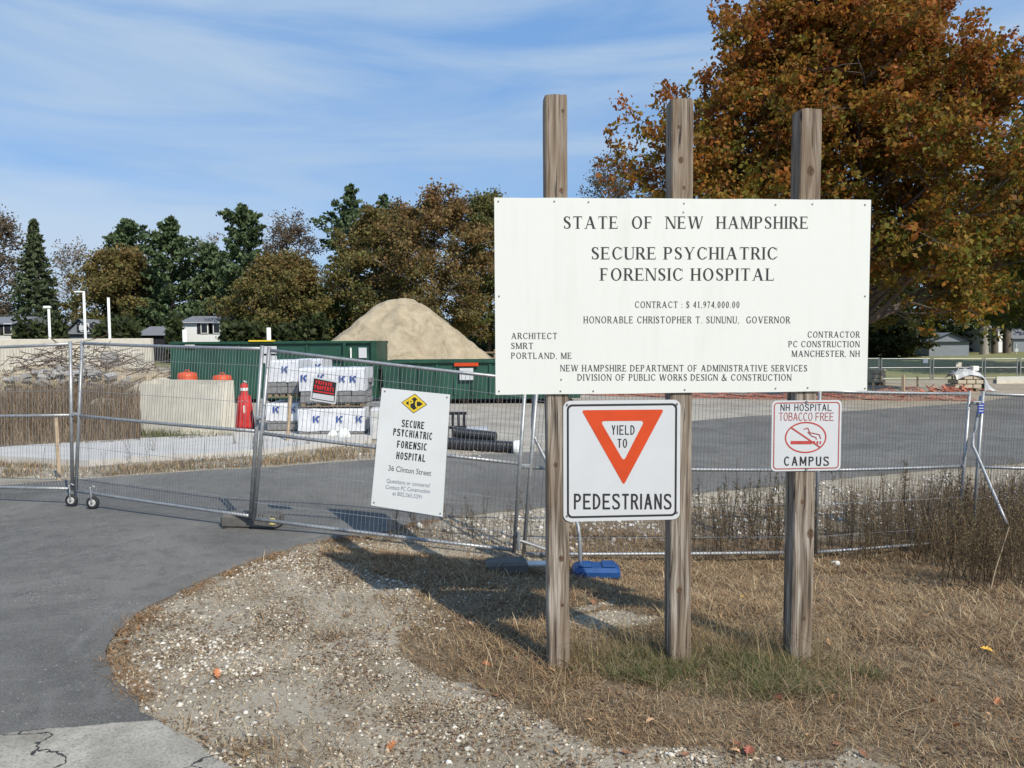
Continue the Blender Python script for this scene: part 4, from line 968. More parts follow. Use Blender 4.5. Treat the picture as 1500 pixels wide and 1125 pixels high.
# wrapped paver stacks
def kmark(c, s, par, thing_loc, nrm_y=-1):
    m = MB()
    for poly in ([(-.5, -.5), (-.22, -.5), (-.22, .5), (-.5, .5)], [(-.2, 0), (.05, 0), (.48, .5), (.18, .5)], [(-.1, .05), (.15, .1), (.5, -.5), (.2, -.5)], [(.3, .30), (.55, .30), (.55, .5), (.42, .5)]):
        m.add([(c[0] + x * s, c[1], c[2] + y * s) for x, y in poly], [tuple(range(len(poly)))])
    return m.build('printed_mark', 'blueprint', par)
def bundle(px0, px1, ytop, ymid, ybot, D, lab, marks, depth=1.0, pal=True, zb=None):
    a = P(px0, ybot, D); b = P(px1, ybot, D); zt = P((px0 + px1) / 2, ytop, D).z; zm = P((px0 + px1) / 2, ymid, D).z; z0 = a.z
    r_ = root('wrapped_paver_bundle', ((a.x + b.x) / 2, D + depth / 2, z0), lab, 'paver bundle', 'wrapped bundles of pavers stacked behind the fence')
    x0, x1 = a.x, b.x; ph = .10 if pal else 0
    n = max(2, int((x1 - x0) / .24)); rows = max(1, int((zt - z0 - ph) / .13)); hh = (zt - z0 - ph) / rows
    rs = random.Random(px0 + ytop)
    base = None
    for r in range(rows):
        if z0 + ph + r * hh > zm + .05: break
        for i in range(n):
            w = (x1 - x0) / n; c_ = (x0 + w * (i + .5) + rs.uniform(-.006, .006), D + .13 + rs.uniform(-.008, .008), z0 + ph + hh * (r + .5))
            if base is None:
                o = MB().box((0, 0, 0), (w - .012, .26, hh - .01), bev=.008).build('paver', 'paver', r_); base = o
            else:
                o = base.copy(); C.objects.link(o); o.parent = r_
            o.location = Vector(c_) - Vector(r_.location)
            if base is o:
                for v in o.data.vertices: v.co += Vector(r_.location)
    MB().box(((x0 + x1) / 2, D + depth / 2 + .15, (z0 + ph + zm) / 2), (x1 - x0 - .02, depth - .3, zm - z0 - ph)).build('paver_core', 'paver', r_)
    if pal:
        for k in range(3): MB().box(((x0 + x1) / 2, D + .08 + k * (depth - .16) / 2, z0 + .02), (x1 - x0, .10, .02)).build('pallet_board', 'palletwood', r_)
        for k in range(5): MB().box((x0 + .06 + (x1 - x0 - .12) * k / 4, D + .08, z0 + .065), (.09, .10, .068)).build('pallet_block', 'palletwood', r_)
    # wrap: slightly sagging sheet over the upper part
    m = MB(); nx_ = 14; vs = []; prof = [(-.012, zm - .05), (-.02, zm + (zt - zm) * .5), (-.012, zt - .02), (.03, zt + .012), (depth * .5, zt + .02), (depth - .03, zt + .012), (depth + .012, zt - .03), (depth + .014, zm)]
    for i in range(nx_ + 1):
        x = x0 - .012 + (x1 - x0 + .024) * i / nx_
        for j, (yy, z) in enumerate(prof): vs.append((x, D + yy + rs.uniform(-.008, .004), z + (rs.uniform(-.014, .012) if j in (0, 7) else rs.uniform(-.006, .006))))
    k = len(prof); fs = [(i * k + j, (i + 1) * k + j, (i + 1) * k + j + 1, i * k + j + 1) for i in range(nx_) for j in range(k - 1)]
    fs += [tuple(range(k)), tuple(range(nx_ * k + k - 1, nx_ * k - 1, -1))]
    m.add(vs, fs); w = m.build('plastic_wrap', 'wrap', r_)
    for (mxp, myp) in marks:
        c_ = P(mxp, myp, D - .045); kmark(c_, .14, r_, None)
    return r_
bundle(391, 437, 529, 556, 583, 17.0, 'upper wrapped bundle at the left end of the paver stack, one blue mark', [(417, 541)], 1.2)
bundle(391, 437, 592, 613, 637, 16.9, 'lower wrapped bundle at the left end of the paver stack, white over brown', [(404, 600), (429, 600)], 1.2)
bundle(432, 472, 527, 549, 583, 18.4, 'wrapped bundle behind and above the middle of the stack', [(450, 537), (466, 537)], 1.0)
bundle(440, 534, 540, 569, 597, 16.4, 'long upper wrapped bundle with two blue marks right of the red notice', [(445, 554), (501, 555), (517, 555), (470, 553)], 1.0)
bundle(438, 534, 600, 628, 643, 16.3, 'long bottom wrapped bundle with three blue marks', [(463, 614), (497, 614), (526, 614)], 1.0)
# loose pavers at right end of stack
lp_ = root('loose_paver_stack', GX(543, 17.0), 'unwrapped grey paver stack at the right end of the bundles', 'paver stack'); rs = random.Random(4)
base = None; zz = lp_.location.z; row = 0
while zz < P(540, 553, 17).z - .05:
    for k in range(2 if zz < .55 else 1):
        o = MB().box(lp_.location + Vector((rs.uniform(-.05, .05) - .12 + .22 * k, rs.uniform(-.04, .04) - .02, zz - lp_.location.z + .055)), (.23, .4, .10), rs.uniform(-.06, .06), bev=.01).build('paver', 'paver', lp_)
    zz += .112
tag(MB().box(GX(552, 16.3) + Vector((0, 0, .35)), (.30, .5, .7), .1, bev=.04).build('grey_bin', 'hub', None, origin=GX(552, 16.3)), 'small pale bin wedged between the pavers and the tall white board', 'bin')
# wooden stakes and white bits behind the fence
def stake(px, y0, y1, D, w, label, tilt=0, mat='stake'):
    b = P(px, y1, D); b.z = gh(b.x, b.y); t_ = P(px + tilt, y0, D)
    o = MB().tube([b - Vector((0, 0, .1)), t_], [w / 2 * 1.41, w / 2 * 1.35], 4).build('wooden_stake', mat, None, origin=b); tag(o, label, 'stake', 'wooden survey stakes'); return o
stake(86, 612, 695, 11.2, .045, 'bleached stake leaning by the sidewalk behind the left fence panel', -4)
stake(420, 580, 640, 15.2, .05, 'wooden stake standing before the left paver bundles', 5)
stake(1323, 549, 590, 28.5, .10, 'thick stake left of the others in front of the far fence')
stake(1344, 551, 583, 31, .07, 'stake right of the thick stake, by the orange netting')
stake(1395, 543, 572, 34, .07, 'stake close to the left side of the tarp-covered blocks')
stake(1279, 560, 580, 32, .07, 'stake in front of the small pallet of blocks')
for (px, py, s, lab) in ((488, 640, .10, 'small white rag ball on the sidewalk edge before the pavers'), (504, 642, .13, 'larger white rag ball on the sidewalk edge before the pavers')):
    c = G(px, py + 4); m = MB(); m.lathe(c, [(s * .5, 0), (s, s * .5), (s * 1.05, s * 1.2), (s * .6, s * 1.9), (s * .2, s * 2.1)], 12, wob=lambda w, z: 1 + .15 * math.sin(w * 3 + z * 30)); tag(m.build('white_rag', 'white', None, origin=c), lab, 'rag')
c = G(455, 640); tag(MB().box(c + Vector((0, .3, .08)), (1.4, .12, .12), -.12, bev=.02).build('concrete_curb_stone', 'conc', None, origin=c), 'long pale curb stone lying before the paver bundles', 'curb stone')
# black pipes
c = G(700, 656)
for i, (px0, px1, py, r, lab) in enumerate(((655, 752, 652, .12, 'long black pipe nearest the fence, by the stony edge'), (668, 726, 641, .11, 'shorter black pipe lying on top of the pipe pile'))):
    a = P(px0, py - 6, 14.9 + i * .25); b = P(px1, py - 4, 14.6 + i * .25); a.z = gh(a.x, a.y) + r + i * .19; b.z = gh(b.x, b.y) + r + i * .17
    n = 40; pts = [a + (b - a) * (k / n) for k in range(n + 1)]
    o = MB().tube(pts, [r * (1 if k % 2 else .93) for k in range(n + 1)], 16).build('black_pipe', 'bpipe', None, origin=(a.x, a.y, gh(a.x, a.y))); tag(o, lab, 'pipe', 'black corrugated pipes beside the drive')
c = P(752, 643, 14.5); c.z = gh(c.x, c.y) + .12; tag(MB().lathe(c, [(.13, 0), (.15, .04), (.15, .12), (.11, .16)], 16, 'X').build('pipe_cap', 'white', None, origin=c), 'white cap at the right end of the black pipes', 'cap')
c = GX(664, 15.6); bx_ = root('black_pallet', c, 'black plastic pallet standing on edge behind the tall white board', 'pallet')
for k in range(4): MB().box(c + Vector((-.14 + .12 * k, 0, .36)), (.05, .1, .66)).build('slat', 'bpipe', bx_)
for z in (.08, .36, .66): MB().box(c + Vector((.04, .03, z)), (.46, .06, .06)).build('crossbar', 'bpipe', bx_)
c = GX(690, 15.9); tag(MB().box(c + Vector((0, 0, .30)), (.7, .5, .05), .1, bev=.01).build('plastic_sheet', 'tarp', None, origin=c), 'pale sheet lying over the black pipes', 'sheet')

# dumpsters
def dumpster(px0, px1, ytop, ybot, D, lab, depth=2.3, rz=0, door=False):
    a = GX(px0, D); b = GX(px1, D); z0 = min(a.z, b.z); zt = P((px0 + px1) / 2, ytop, D).z
    Lx = b.x - a.x; xc = (a.x + b.x) / 2
    r_ = root('roll_off_dumpster', (xc, D + depth / 2, z0), lab, 'dumpster', 'green roll-off dumpsters')
    th = .05; zb = z0 + .22; h = zt - zb
    MB().box((xc, D + th / 2, zb + h / 2), (Lx, th, h)).build('side_wall', 'green', r_); MB().box((xc, D + depth - th / 2, zb + h / 2), (Lx, th, h)).build('side_wall', 'green', r_)
    for x in (a.x + th / 2, b.x - th / 2): MB().box((x, D + depth / 2, zb + h / 2), (th, depth - 2 * th, h)).build('end_wall', 'green', r_)
    MB().box((xc, D + depth / 2, zb + .03), (Lx - .1, depth - .1, .06)).build('floor', 'greend', r_)
    MB().box((xc, D - .03, zt - .05), (Lx + .04, .12, .10), bev=.02).build('top_rim', 'greend', r_); MB().box((xc, D + depth + .03, zt - .05), (Lx + .04, .12, .10), bev=.02).build('top_rim', 'greend', r_)
    MB().box((xc, D - .02, zb + .05), (Lx, .10, .12)).build('bottom_rail', 'greend', r_)
    n = int(Lx / .62) if not door else 3; base = None
    for i in range(n + 1):
        if i == n and door: pass
        MB().box((a.x + .05 + (Lx - .1) * i / n, D - .035, zb + h / 2 - .02), (.09 if not door else .07, .07, h - .22)).build('rib', 'green', r_)
    for i in range(6): MB().lathe((a.x + .4 + (Lx - .8) * i / 5, D + .2, z0 + .11), [(.11, -.05), (.11, .05)], 12, 'Y').build('roller', 'rust', r_)
    return r_, a, b, z0, zt, zb
d1, a, b, z0, zt, zb = dumpster(251, 552, 500, 590, 26.0, 'taller green dumpster behind the concrete box and paver bundles', door=True)
MB().box((a.x + .7, 25.95, zt - .16), (.34, .04, .12)).build('small_label', 'white', d1)
for dz in (0, .33): MB().box((P(396, 520, 26).x, 25.93, zt - .30 - dz), (.5, .04, .26)).build('label', 'signwhite', d1)
MB().box((P(532, 520, 26).x, 25.93, zt - .42), (.28, .03, .36)).build('label', 'signwhite', d1)
MB().box((P(515, 520, 26).x, 25.90, zt - .42), (.05, .03, .36)).build('white_strip', 'white', d1)
MB().box((P(506, 520, 26).x, 25.88, (zb + zt) / 2), (.10, .06, zt - zb)).build('door_frame', 'greend', d1)
MB().box((P(548, 520, 26).x, 25.88, (zb + zt) / 2), (.16, .06, zt - zb)).build('door_frame', 'greend', d1)
MB().box((P(500, 520, 26).x, 25.86, zt - .55), (.5, .08, .08)).build('latch', 'greend', d1)
MB().box((P(384, 500, 26).x, 26.0, zt + .02), (.85, .3, .05)).build('yellow_strap', 'yellow', d1)
d2, a, b, z0, zt, zb = dumpster(561, 850, 528, 592, 26.2, 'low green ribbed dumpster in front of the sand pile')
MB().box((P(683, 545, 26).x, 26.09, P(683, 548, 26).z), (.48, .04, .42)).build('label', 'signwhite', d2)
MB().box((P(683, 545, 26).x, 26.10, P(683, 534, 26).z), (.85, .05, .12)).build('orange_sticker', 'orange', d2)

# sand pile
def heap(name, cx_, cy_, rx, ry, prof, mat, seed, lab, cat, n=110, rough=.12):
    g = np.linspace(-1.25, 1.25, n); X, Y = np.meshgrid(g, g); r = np.hypot(X, Y)
    angn = 1 + .10 * np.sin(np.arctan2(Y, X) * 3 + seed) + .05 * np.sin(np.arctan2(Y, X) * 7 + seed * 2)
    z = np.interp(r / angn, [p[0] for p in prof], [p[1] for p in prof])
    wx, wy = cx_ + X * rx, cy_ + Y * ry
    z = z + vnoise(wx, wy, .9, seed) * rough * (r < 1.0) + vnoise(wx, wy, 4.0, seed + 1) * rough * .3 * (r < 1.05)
    b = gh(cx_, cy_)
    zz = gz(wx, wy) - b - .15 + np.maximum(z, 0) * 1.0
    V = np.stack([wx - cx_, wy - cy_, zz], -1).reshape(-1, 3); idx = np.arange(n * n).reshape(n, n)
    Fc = np.stack([idx[:-1, :-1], idx[:-1, 1:], idx[1:, 1:], idx[1:, :-1]], -1).reshape(-1, 4)
    keep = (z.reshape(-1)[Fc].max(1) > .001) ; Fc = Fc[keep]
    o = npmesh(name, V, Fc, mat, loc=(cx_, cy_, b), smooth=True); tag(o, lab, cat); return o
sp = P(583, 438, 35); Hs = sp.z - gh(sp.x, 35) + .2
heap('sand_pile', sp.x + .2, 35, 6.3, 5.2, [(0, Hs), (.08, Hs * .985), (.2, Hs * .90), (.4, Hs * .66), (.7, Hs * .31), (1.0, 0)], 'sand', 3, 'tall cone of pale tan sand behind the dumpsters', 'sand pile', 150, .10)

# concrete wall, blocks and debris at left
c = GX(60, 30); tag(MB().box((P(100, 520, 33).x, 33, P(100, 498, 33).z / 2), (7.5, .3, P(100, 498, 33).z + .1), .0, bev=.02).build('concrete_wall', 'conc', None, origin=(P(100, 520, 33).x, 33, -.1)), 'long low white concrete wall behind the rubble at far left', 'wall')
rs = random.Random(11)
cwx = GX(172, 31)
for i in range(3):
    for j in range(2):
        c = Vector((P(142 + i * 26, 520, 31).x, 31 + rs.uniform(-.1, .1), gh(-17, 31) + .35 + j * .72 + .35))
        lab_ = ['left', 'middle', 'right'][i] + [' lower', ' upper'][j] + ' pale concrete block in the stack behind the rubble'
        tag(MB().box(c, (.70, .8, .70), rs.uniform(-.03, .03), bev=.03).build('concrete_block', 'conc' if (i + j) % 2 else 'concd', None, origin=c - Vector((0, 0, .35))), lab_, 'concrete block', 'pale concrete blocks behind the rubble')
heap('rubble_pile', P(120, 520, 28).x, 28, 5.6, 2.4, [(0, 1.25), (.3, 1.2), (.6, 1.05), (.85, .4), (1, 0)], 'sand', 8, 'wide low heap of tan rubble and earth under the rusty bars', 'rubble', 90, .25)
m = MB(); hx = P(120, 520, 28).x
for i in range(600):
    x = hx + rs.gauss(0, 3.0); y = 28 + rs.uniform(-1.6, 1.0); z = gh(x, y) + rs.uniform(.7, 2.2) * max(.25, 1 - abs(x - hx) / 6.5)
    l = rs.uniform(.4, 1.5); a_ = rs.uniform(0, 3.14); e = rs.uniform(-.5, .5); p0 = Vector((x, y, z)); dv = Vector((math.cos(a_) * l, math.sin(a_) * l * .4, e * l)); k = Vector((rs.uniform(-.15, .15), 0, rs.uniform(-.2, .2)))
    m.tube([p0, p0 + dv * .5 + k, p0 + dv], rs.choice([.008, .012, .018]), 4)
o = m.build('scrap_steel_bars', 'rust', None, origin=(hx, 28, 0)); tag(o, 'tangle of rusty steel bars on top of the rubble at far left', 'scrap', kind='stuff')
m = MB()
for i in range(420):
    x = hx + rs.gauss(.5, 2.4); y = 27.5 + rs.uniform(-1.6, .8); z = gh(x, y) + rs.uniform(.2, 1.35) * max(.2, 1 - abs(x - hx) / 6)
    R_ = Matrix.Rotation(rs.uniform(0, 3), 3, 'Z') @ Matrix.Rotation(rs.uniform(-.5, .5), 3, 'X') @ Matrix.Rotation(rs.uniform(-.4, .4), 3, 'Y'); m.box((x, y, z), (rs.uniform(.08, .4), rs.uniform(.1, .3), rs.uniform(.04, .16)), rot=R_)
tag(m.build('broken_concrete', 'concd', None, origin=(hx, 27.5, 0)), 'pale broken concrete pieces strewn through the rusty bars', 'rubble', kind='stuff')
def rock(px, py, D, s, lab, mat='block', flat=.8):
    c = P(px, py, D); c.z = gh(c.x, c.y); m = MB(); r0 = random.Random(px); n = 12; prof = [(s * .7, -.05), (s, s * .3 * flat), (s * .85, s * flat), (s * .4, s * 1.35 * flat), (s * .1, s * 1.45 * flat)]
    ph = r0.uniform(0, 6); m.lathe(c, prof, n, wob=lambda w, z: 1 + .2 * math.sin(w * 2 + ph) + .12 * math.sin(w * 5 + ph * 2 + z * 5)); o = m.build('boulder', mat, None, origin=c); tag(o, lab, 'rock', 'tan boulders near the rubble'); return o
rock(150, 548, 22, .45, 'rounded tan boulder in front of the rubble, left of the others'); rock(212, 530, 24.5, .7, 'broad tan boulder at the foot of the rubble, by the dumpster'); rock(238, 525, 25, .55, 'pointed pale boulder touching the left end of the tall dumpster', flat=1.2)
rock(228, 545, 22.5, .5, 'low tan boulder behind the left corner of the concrete box')
rock(430, 500, 40, .7, 'grey rock beside the sand pile behind the dumpster', 'concd')

# poles and vent pipes
def lamp(px, yt, D, lab, arm, ybase=None):
    b = GX(px, D); zt = P(px, yt, D).z; r_ = root('lamp_post', b, lab, 'lamp post', 'white site poles')
    MB().tube([b, (b.x, b.y, zt)], [.068, .058], 12).build('pole', 'white', r_, smooth=True)
    if arm == 'arm': MB().box((b.x - .22, D, zt - .02), (.50, .16, .08), bev=.02).build('lamp_head', 'white', r_); MB().box((b.x - .12, D - .1, zt - 1.85), (.22, .08, .26)).build('control_box', 'hub', r_)
    if arm == 'cap': MB().box((b.x - .08, D, zt + .03), (.34, .2, .14), bev=.03).build('lamp_head', 'white', r_); MB().lathe((b.x, D, zt - .28), [(.05, 0), (.05, .2)], 10).build('neck', 'screw', r_)
    return r_
lamp(127, 427, 38, 'white lamp post with a flat arm pointing left, behind the rubble', 'arm')
lamp(162.5, 436, 36, 'plain white pole right of the lamp post with the flat arm', None)
lamp(75, 451, 38, 'shorter white lamp post with small cap lamp, leftmost of the poles', 'cap')
for px, yt, lab in ((272, 483, 'short white pipe above the dumpster in front of the white house'), (395, 480, 'short white pipe above the dumpster near the yellow strap')):
    b = GX(px, 30); tag(MB().tube([b, (b.x, 30, P(px, yt, 30).z)], .085, 12).build('vent_pipe', 'white', None, origin=b, smooth=True), lab, 'pipe', 'short white pipes behind the dumpster')

# right distance: far fence, blocks, netting, shed
def farfence(px0, px1, D, lab, tag_=False):
    a = GX(px0, D); b = GX(px1, D); zt = P(px0, 525.5, D).z; h0 = a.z + .1
    r_ = root('site_fence', ((a.x + b.x) / 2, D, a.z), lab, 'fence panel', 'pale site fence panels in front of the lawn')
    for z, nm in ((zt, 'top_rail'), ((zt + h0) / 2 + .05, 'middle_rail'), (h0, 'bottom_rail')): MB().tube([(a.x, D, z), (b.x, D, z)], .016, 6).build(nm, 'galv', r_)
    for x in (a.x + .02, b.x - .02): MB().tube([(x, D, a.z), (x, D, zt + .06)], .032, 6).build('upright', 'galv', r_)
    m = MB()
    for i in range(1, 34): x = a.x + (b.x - a.x) * i / 34; m.tube([(x, D, h0), (x, D, zt)], .003, 3, False)
    tag(m.build('wire_mesh', 'wire', r_), kind='stuff')
    if tag_: MB().box((b.x - .35, D - .05, zt - .15), (.28, .02, .24)).build('small_notice', 'slate', r_)
    return r_
farfence(1215, 1288, 43, 'far fence panel ending behind the board edge'); farfence(1291, 1364, 43, 'far fence panel behind the small pallet of blocks', True)
farfence(1367, 1440, 43, 'far fence panel behind the tarp-covered blocks'); farfence(1443, 1491, 43, 'far fence panel right of the tarp-covered blocks'); farfence(1495, 1560, 43, 'far fence panel at the right edge, beyond its braced joint')
def blocks(px0, px1, ytop, ybot, D, lab, nx_, nz_, tarp=False):
    a = GX(px0, D); b = GX(px1, D); zt = P(px0, ytop, D).z; z0 = a.z + .12; r_ = root('block_pallet', ((a.x + b.x) / 2, D, a.z), lab, 'block pallet', 'pallets of tan blocks by the far fence')
    w = (b.x - a.x) / nx_; h = (zt - z0) / nz_; r0 = random.Random(px0); base = None
    for j in range(nz_):
        for i in range(nx_):
            if tarp and j == nz_ - 1 and i in (0,): continue
            MB().box((a.x + w * (i + .5) + (w * .3 if (tarp and j % 2) else 0), D + .4, z0 + h * (j + .5)), (w - .03, .8, h - .025), bev=.02).build('block', 'block', r_)
    for k in range(3): MB().box((a.x + (b.x - a.x) * (k + .5) / 3, D + .4, a.z + .06), (.12, .8, .11)).build('pallet_block', 'palletwood', r_)
    return r_, a, b, zt
blocks(1281, 1299, 541, 566, 38, 'small pallet of tan blocks just right of the big white board', 2, 3)
r_, a, b, zt = blocks(1400, 1440, 550, 572, 33, 'larger pallet of tan blocks half covered by a grey tarp', 3, 3, True)
m = MB(); vs = []; r0 = random.Random(9); nu, nv = 12, 6
for i in range(nu + 1):
    for j in range(nv + 1):
        u_, v_ = i / nu, j / nv; x = a.x + .05 + (b.x - a.x + .65) * u_; prof_ = zt + .02 + .26 * math.sin(math.pi * min(1, u_ * 1.3 + .05)) if u_ < .68 else zt + .1 - (zt - a.z) * 1.1 * ((u_ - .68) / .32) ** .8
        vs.append((x, 33 - .06 + .95 * v_ + r0.uniform(-.03, .03), max(prof_ - (.25 * abs(1 - 2 * v_) ** 3), a.z + .03) + r0.uniform(-.03, .03)))
m.add(vs, [(i * (nv + 1) + j, (i + 1) * (nv + 1) + j, (i + 1) * (nv + 1) + j + 1, i * (nv + 1) + j + 1) for i in range(nu) for j in range(nv)])
# closed hanging front of the tarp at its right
m.add([vs[i * (nv + 1)] for i in range(8, nu + 1)] + [(vs[i * (nv + 1)][0], vs[i * (nv + 1)][1] - .03, a.z + .02) for i in range(8, nu + 1)], [(k, k + 1, 6 + k - 0, 5 + k) for k in range(4)])
tag(m.build('grey_tarp', 'tarp', None, origin=(b.x, 33, a.z)), 'crumpled grey tarp over the larger pallet of tan blocks', 'tarp')
c = Vector((P(1433, 543, 33).x, 33.3, zt + .30)); tag(MB().box(c, (.28, .3, .22), bev=.02).build('white_box', 'white', None, origin=c), 'small white box on top of the tarp-covered blocks', 'box')
b = GX(1404, 34.5); r2 = root('notice_on_post', b, 'small pale notice on a thin post left of the tarp', 'notice'); MB().tube([b, (b.x, b.y, P(1404, 533, 34.5).z)], .03, 6).build('post', 'hub', r2); MB().box((b.x, b.y - .04, P(1404, 534, 34.5).z), (.26, .02, .20)).build('notice_board', 'conc', r2)
# collapsed orange netting
m = MB(); r0 = random.Random(5); n = 90; rows = 9; pts = []
for i in range(n + 1):
    s = i / n; px = 820 + 610 * s; D0 = 30.5 - 3.0 * s; a = GX(px, D0); hh = .16 + .18 * max(0, math.sin(s * 9 + 1)) * (s > .3) + (.15 if s > .8 else 0)
    pts.append([(a.x + r0.uniform(-.03, .03), a.y + j * .07 + .15 * math.sin(i * .4 + j), a.z + .02 + hh * (j / rows) * (1 + .3 * math.sin(i * .9)) + r0.uniform(-.02, .02)) for j in range(rows + 1)])
for i in range(n + 1):
    for j in range(rows):
        if i < n: m.tube([pts[i][j], pts[i + 1][j]], .014, 3, False)
        m.tube([pts[i][j], pts[i][j + 1]], .010, 3, False)
tag(m.build('orange_netting', 'safety', None, origin=(8, 29, -.3)), 'collapsed faded orange safety netting along the far road edge', 'netting')
m = MB()
for i in range(60):
    px = r0.gauss(1390, 22); D0 = r0.uniform(31, 33); a = GX(px, D0); l = r0.uniform(.12, .35); R_ = Matrix.Rotation(r0.uniform(0, 3), 3, 'Z') @ Matrix.Rotation(r0.uniform(-.8, .8), 3, 'Y'); m.box(a + Vector((0, 0, r0.uniform(.03, .28))), (l, l * .5, .02), rot=R_)
tag(m.build('netting_heap', 'safety', None, origin=GX(1390, 32)), 'crumpled heap of red-orange netting left of the tan blocks', 'netting')
# curb and pale road strips at far right
cstrip = [(1460, 562), (1700, 560), (1700, 553), (1460, 556)]
tag(MB().prism(W(cstrip), -.4, -.22).build('far_kerb', 'conc'), kind='structure')

# ------------------------------------------------------------------ houses behind the trees
def house(px0, px1, D, zeave, zridge, depth, lab, wall='siding', windows=(), gable_front=False, group=None):
    a = GX(px0, D); b = GX(px1, D); z0 = min(a.z, b.z); xc = (a.x + b.x) / 2; Lx = b.x - a.x
    r_ = root('house', (xc, D, z0), lab, 'house', group)
    MB().box((xc, D + depth / 2, (z0 + zeave) / 2), (Lx, depth, zeave - z0)).build('wall', wall, r_)
    m = MB(); o_ = .35
    if gable_front:
        vs = [(a.x - o_, D - o_, zeave - .1), (xc, D - o_, zridge), (b.x + o_, D - o_, zeave - .1), (a.x - o_, D + depth + o_, zeave - .1), (xc, D + depth + o_, zridge), (b.x + o_, D + depth + o_, zeave - .1)]
        m.add(vs, [(0, 1, 4, 3), (1, 2, 5, 4), (3, 5, 2, 0)]); m.build('roof', 'shingle', r_)
        MB().add([(a.x, D, zeave), (b.x, D, zeave), (xc, D, zridge - .12), (a.x, D + .2, zeave), (b.x, D + .2, zeave), (xc, D + .2, zridge - .12)], [(0, 1, 2), (5, 4, 3), (0, 2, 5, 3), (1, 4, 5, 2)]).build('gable', wall, r_)
    else:
        vs = [(a.x - o_, D - o_, zeave - .1), (b.x + o_, D - o_, zeave - .1), (b.x + o_, D + depth / 2, zridge), (a.x - o_, D + depth / 2, zridge), (a.x - o_, D + depth + o_, zeave - .1), (b.x + o_, D + depth + o_, zeave - .1)]
        m.add(vs, [(0, 1, 2, 3), (3, 2, 5, 4), (0, 3, 4), (1, 5, 2), (0, 4, 5, 1)]); m.build('roof', 'shingle', r_)
    for (px, py, w, h) in windows:
        x = P(px, py, D).x; z = P(px, py, D).z
        f = MB().box((x, D - .05, z), (w, .12, h)).build('window_frame', 'white', r_)
        sub(MB().box((x, D - .125, z), (w - .2, .04, h - .2)), 'pane', 'glass', f, r_)
        for s in (-1, 1): MB().box((x + s * (w / 2 + .22), D - .05, z), (.36, .08, h)).build('shutter', 'shutter', r_)
    return r_
house(266, 325, 80, P(300, 472, 80).z, P(300, 461, 80).z, 8, 'white house with black shutters seen between the pines', 'siding', [(300, 481, .8, 1.1), (318, 481, .8, 1.1)])
house(323, 340, 80.5, P(330, 484, 80.5).z, P(330, 478, 80.5).z, 6, 'low white wing right of the house with black shutters', 'siding')
house(100, 141, 79, P(120, 488, 79).z, P(120, 467, 79).z, 8, 'grey roofed house behind the lamp post', 'sidinggrey', [(125, 480, .9, .9)], True)
house(204, 248, 82, P(230, 490, 82).z, P(230, 477, 82).z, 7, 'dark house with low grey roof left of the white house', 'shutter')
house(-40, 19, 80, P(5, 474, 80).z, P(5, 462, 80).z, 8, 'white house partly seen at the left edge', 'siding', [(12, 482, .9, 1.2)])
house(1361, 1419, 78, P(1390, 499, 78).z, P(1390, 487, 78).z, 6, 'small grey shed with pale roof under the big oak', 'sidinggrey', (), True)
house(1452, 1472, 96, P(1460, 480, 96).z, P(1460, 462, 96).z, 6, 'white building glimpsed between dark trunks at right', 'siding')
house(1484, 1560, 98, P(1500, 495, 98).z, P(1500, 480, 98).z, 6, 'grey roofed low building at the right edge', 'sidinggrey')
# dark wood rail fence behind dumpster
r_ = root('wooden_fence', GX(700, 58), 'dark wooden rail fence between the sand pile and the big board', 'fence')
a = GX(480, 58); b = GX(760, 58)
for z in (.35, .8, 1.25): MB().box(((a.x + b.x) / 2, 58, a.z + z), (b.x - a.x, .06, .12)).build('rail', 'palletwood', r_)
for i in range(9): MB().box((a.x + (b.x - a.x) * i / 8, 58.06, a.z + .75), (.14, .06, 1.5)).build('post', 'palletwood', r_)
b = GX(1488, 85); sgn = root('road_sign_post', b, 'thin pole with a small pale plate at the right, beyond the lawn', 'pole'); MB().tube([b, (b.x, 85, P(1488, 503, 85).z)], .07, 6).build('pole', 'hub', sgn); MB().box((b.x, 84.9, P(1488, 513, 85).z), (.35, .04, .35)).build('plate', 'hub', sgn)

# ------------------------------------------------------------------ vegetation
def cards(Cn, size, rg, elong=1.6, updir=None, bend=.25):
    n = len(Cn); a = rg.normal(size=(n, 3)); a /= np.linalg.norm(a, axis=1)[:, None]
    if updir is not None: a = a * .6 + updir; a /= np.linalg.norm(a, axis=1)[:, None]
    b = rg.normal(size=(n, 3)); b -= a * (a * b).sum(1)[:, None]; b /= np.linalg.norm(b, axis=1)[:, None]
    c = np.cross(a, b); s = size[:, None]
    V = np.stack([Cn - a * s * elong / 2, Cn + b * s / 2 + c * s * bend, Cn + a * s * elong / 2, Cn - b * s / 2 + c * s * bend], 1).reshape(-1, 3)
    return V, np.arange(n * 4).reshape(n, 4)
def curve_tube(m, a, b, r0, r1, rs, n=5, sides=5, sag=.08, upc=0.0):
    a = Vector(a); b = Vector(b); d = (b - a).length; pts = []; k1 = Vector((rs.uniform(-1, 1), rs.uniform(-1, 1), rs.uniform(-1, 1))) * d * sag; k2 = Vector((rs.uniform(-1, 1), rs.uniform(-1, 1), rs.uniform(-1, 1))) * d * sag * .5
    for i in range(n + 1):
        t = i / n; pts.append(a + (b - a) * t + k1 * math.sin(math.pi * t) + k2 * math.sin(2 * math.pi * t) + Vector((0, 0, upc * d * math.sin(math.pi * t))))
    m.tube(pts, [r0 + (r1 - r0) * i / n for i in range(n + 1)], sides, False); return pts
def along(pts, t):
    x = t * (len(pts) - 1); i = min(int(x), len(pts) - 2); return pts[i] + (pts[i + 1] - pts[i]) * (x - i)
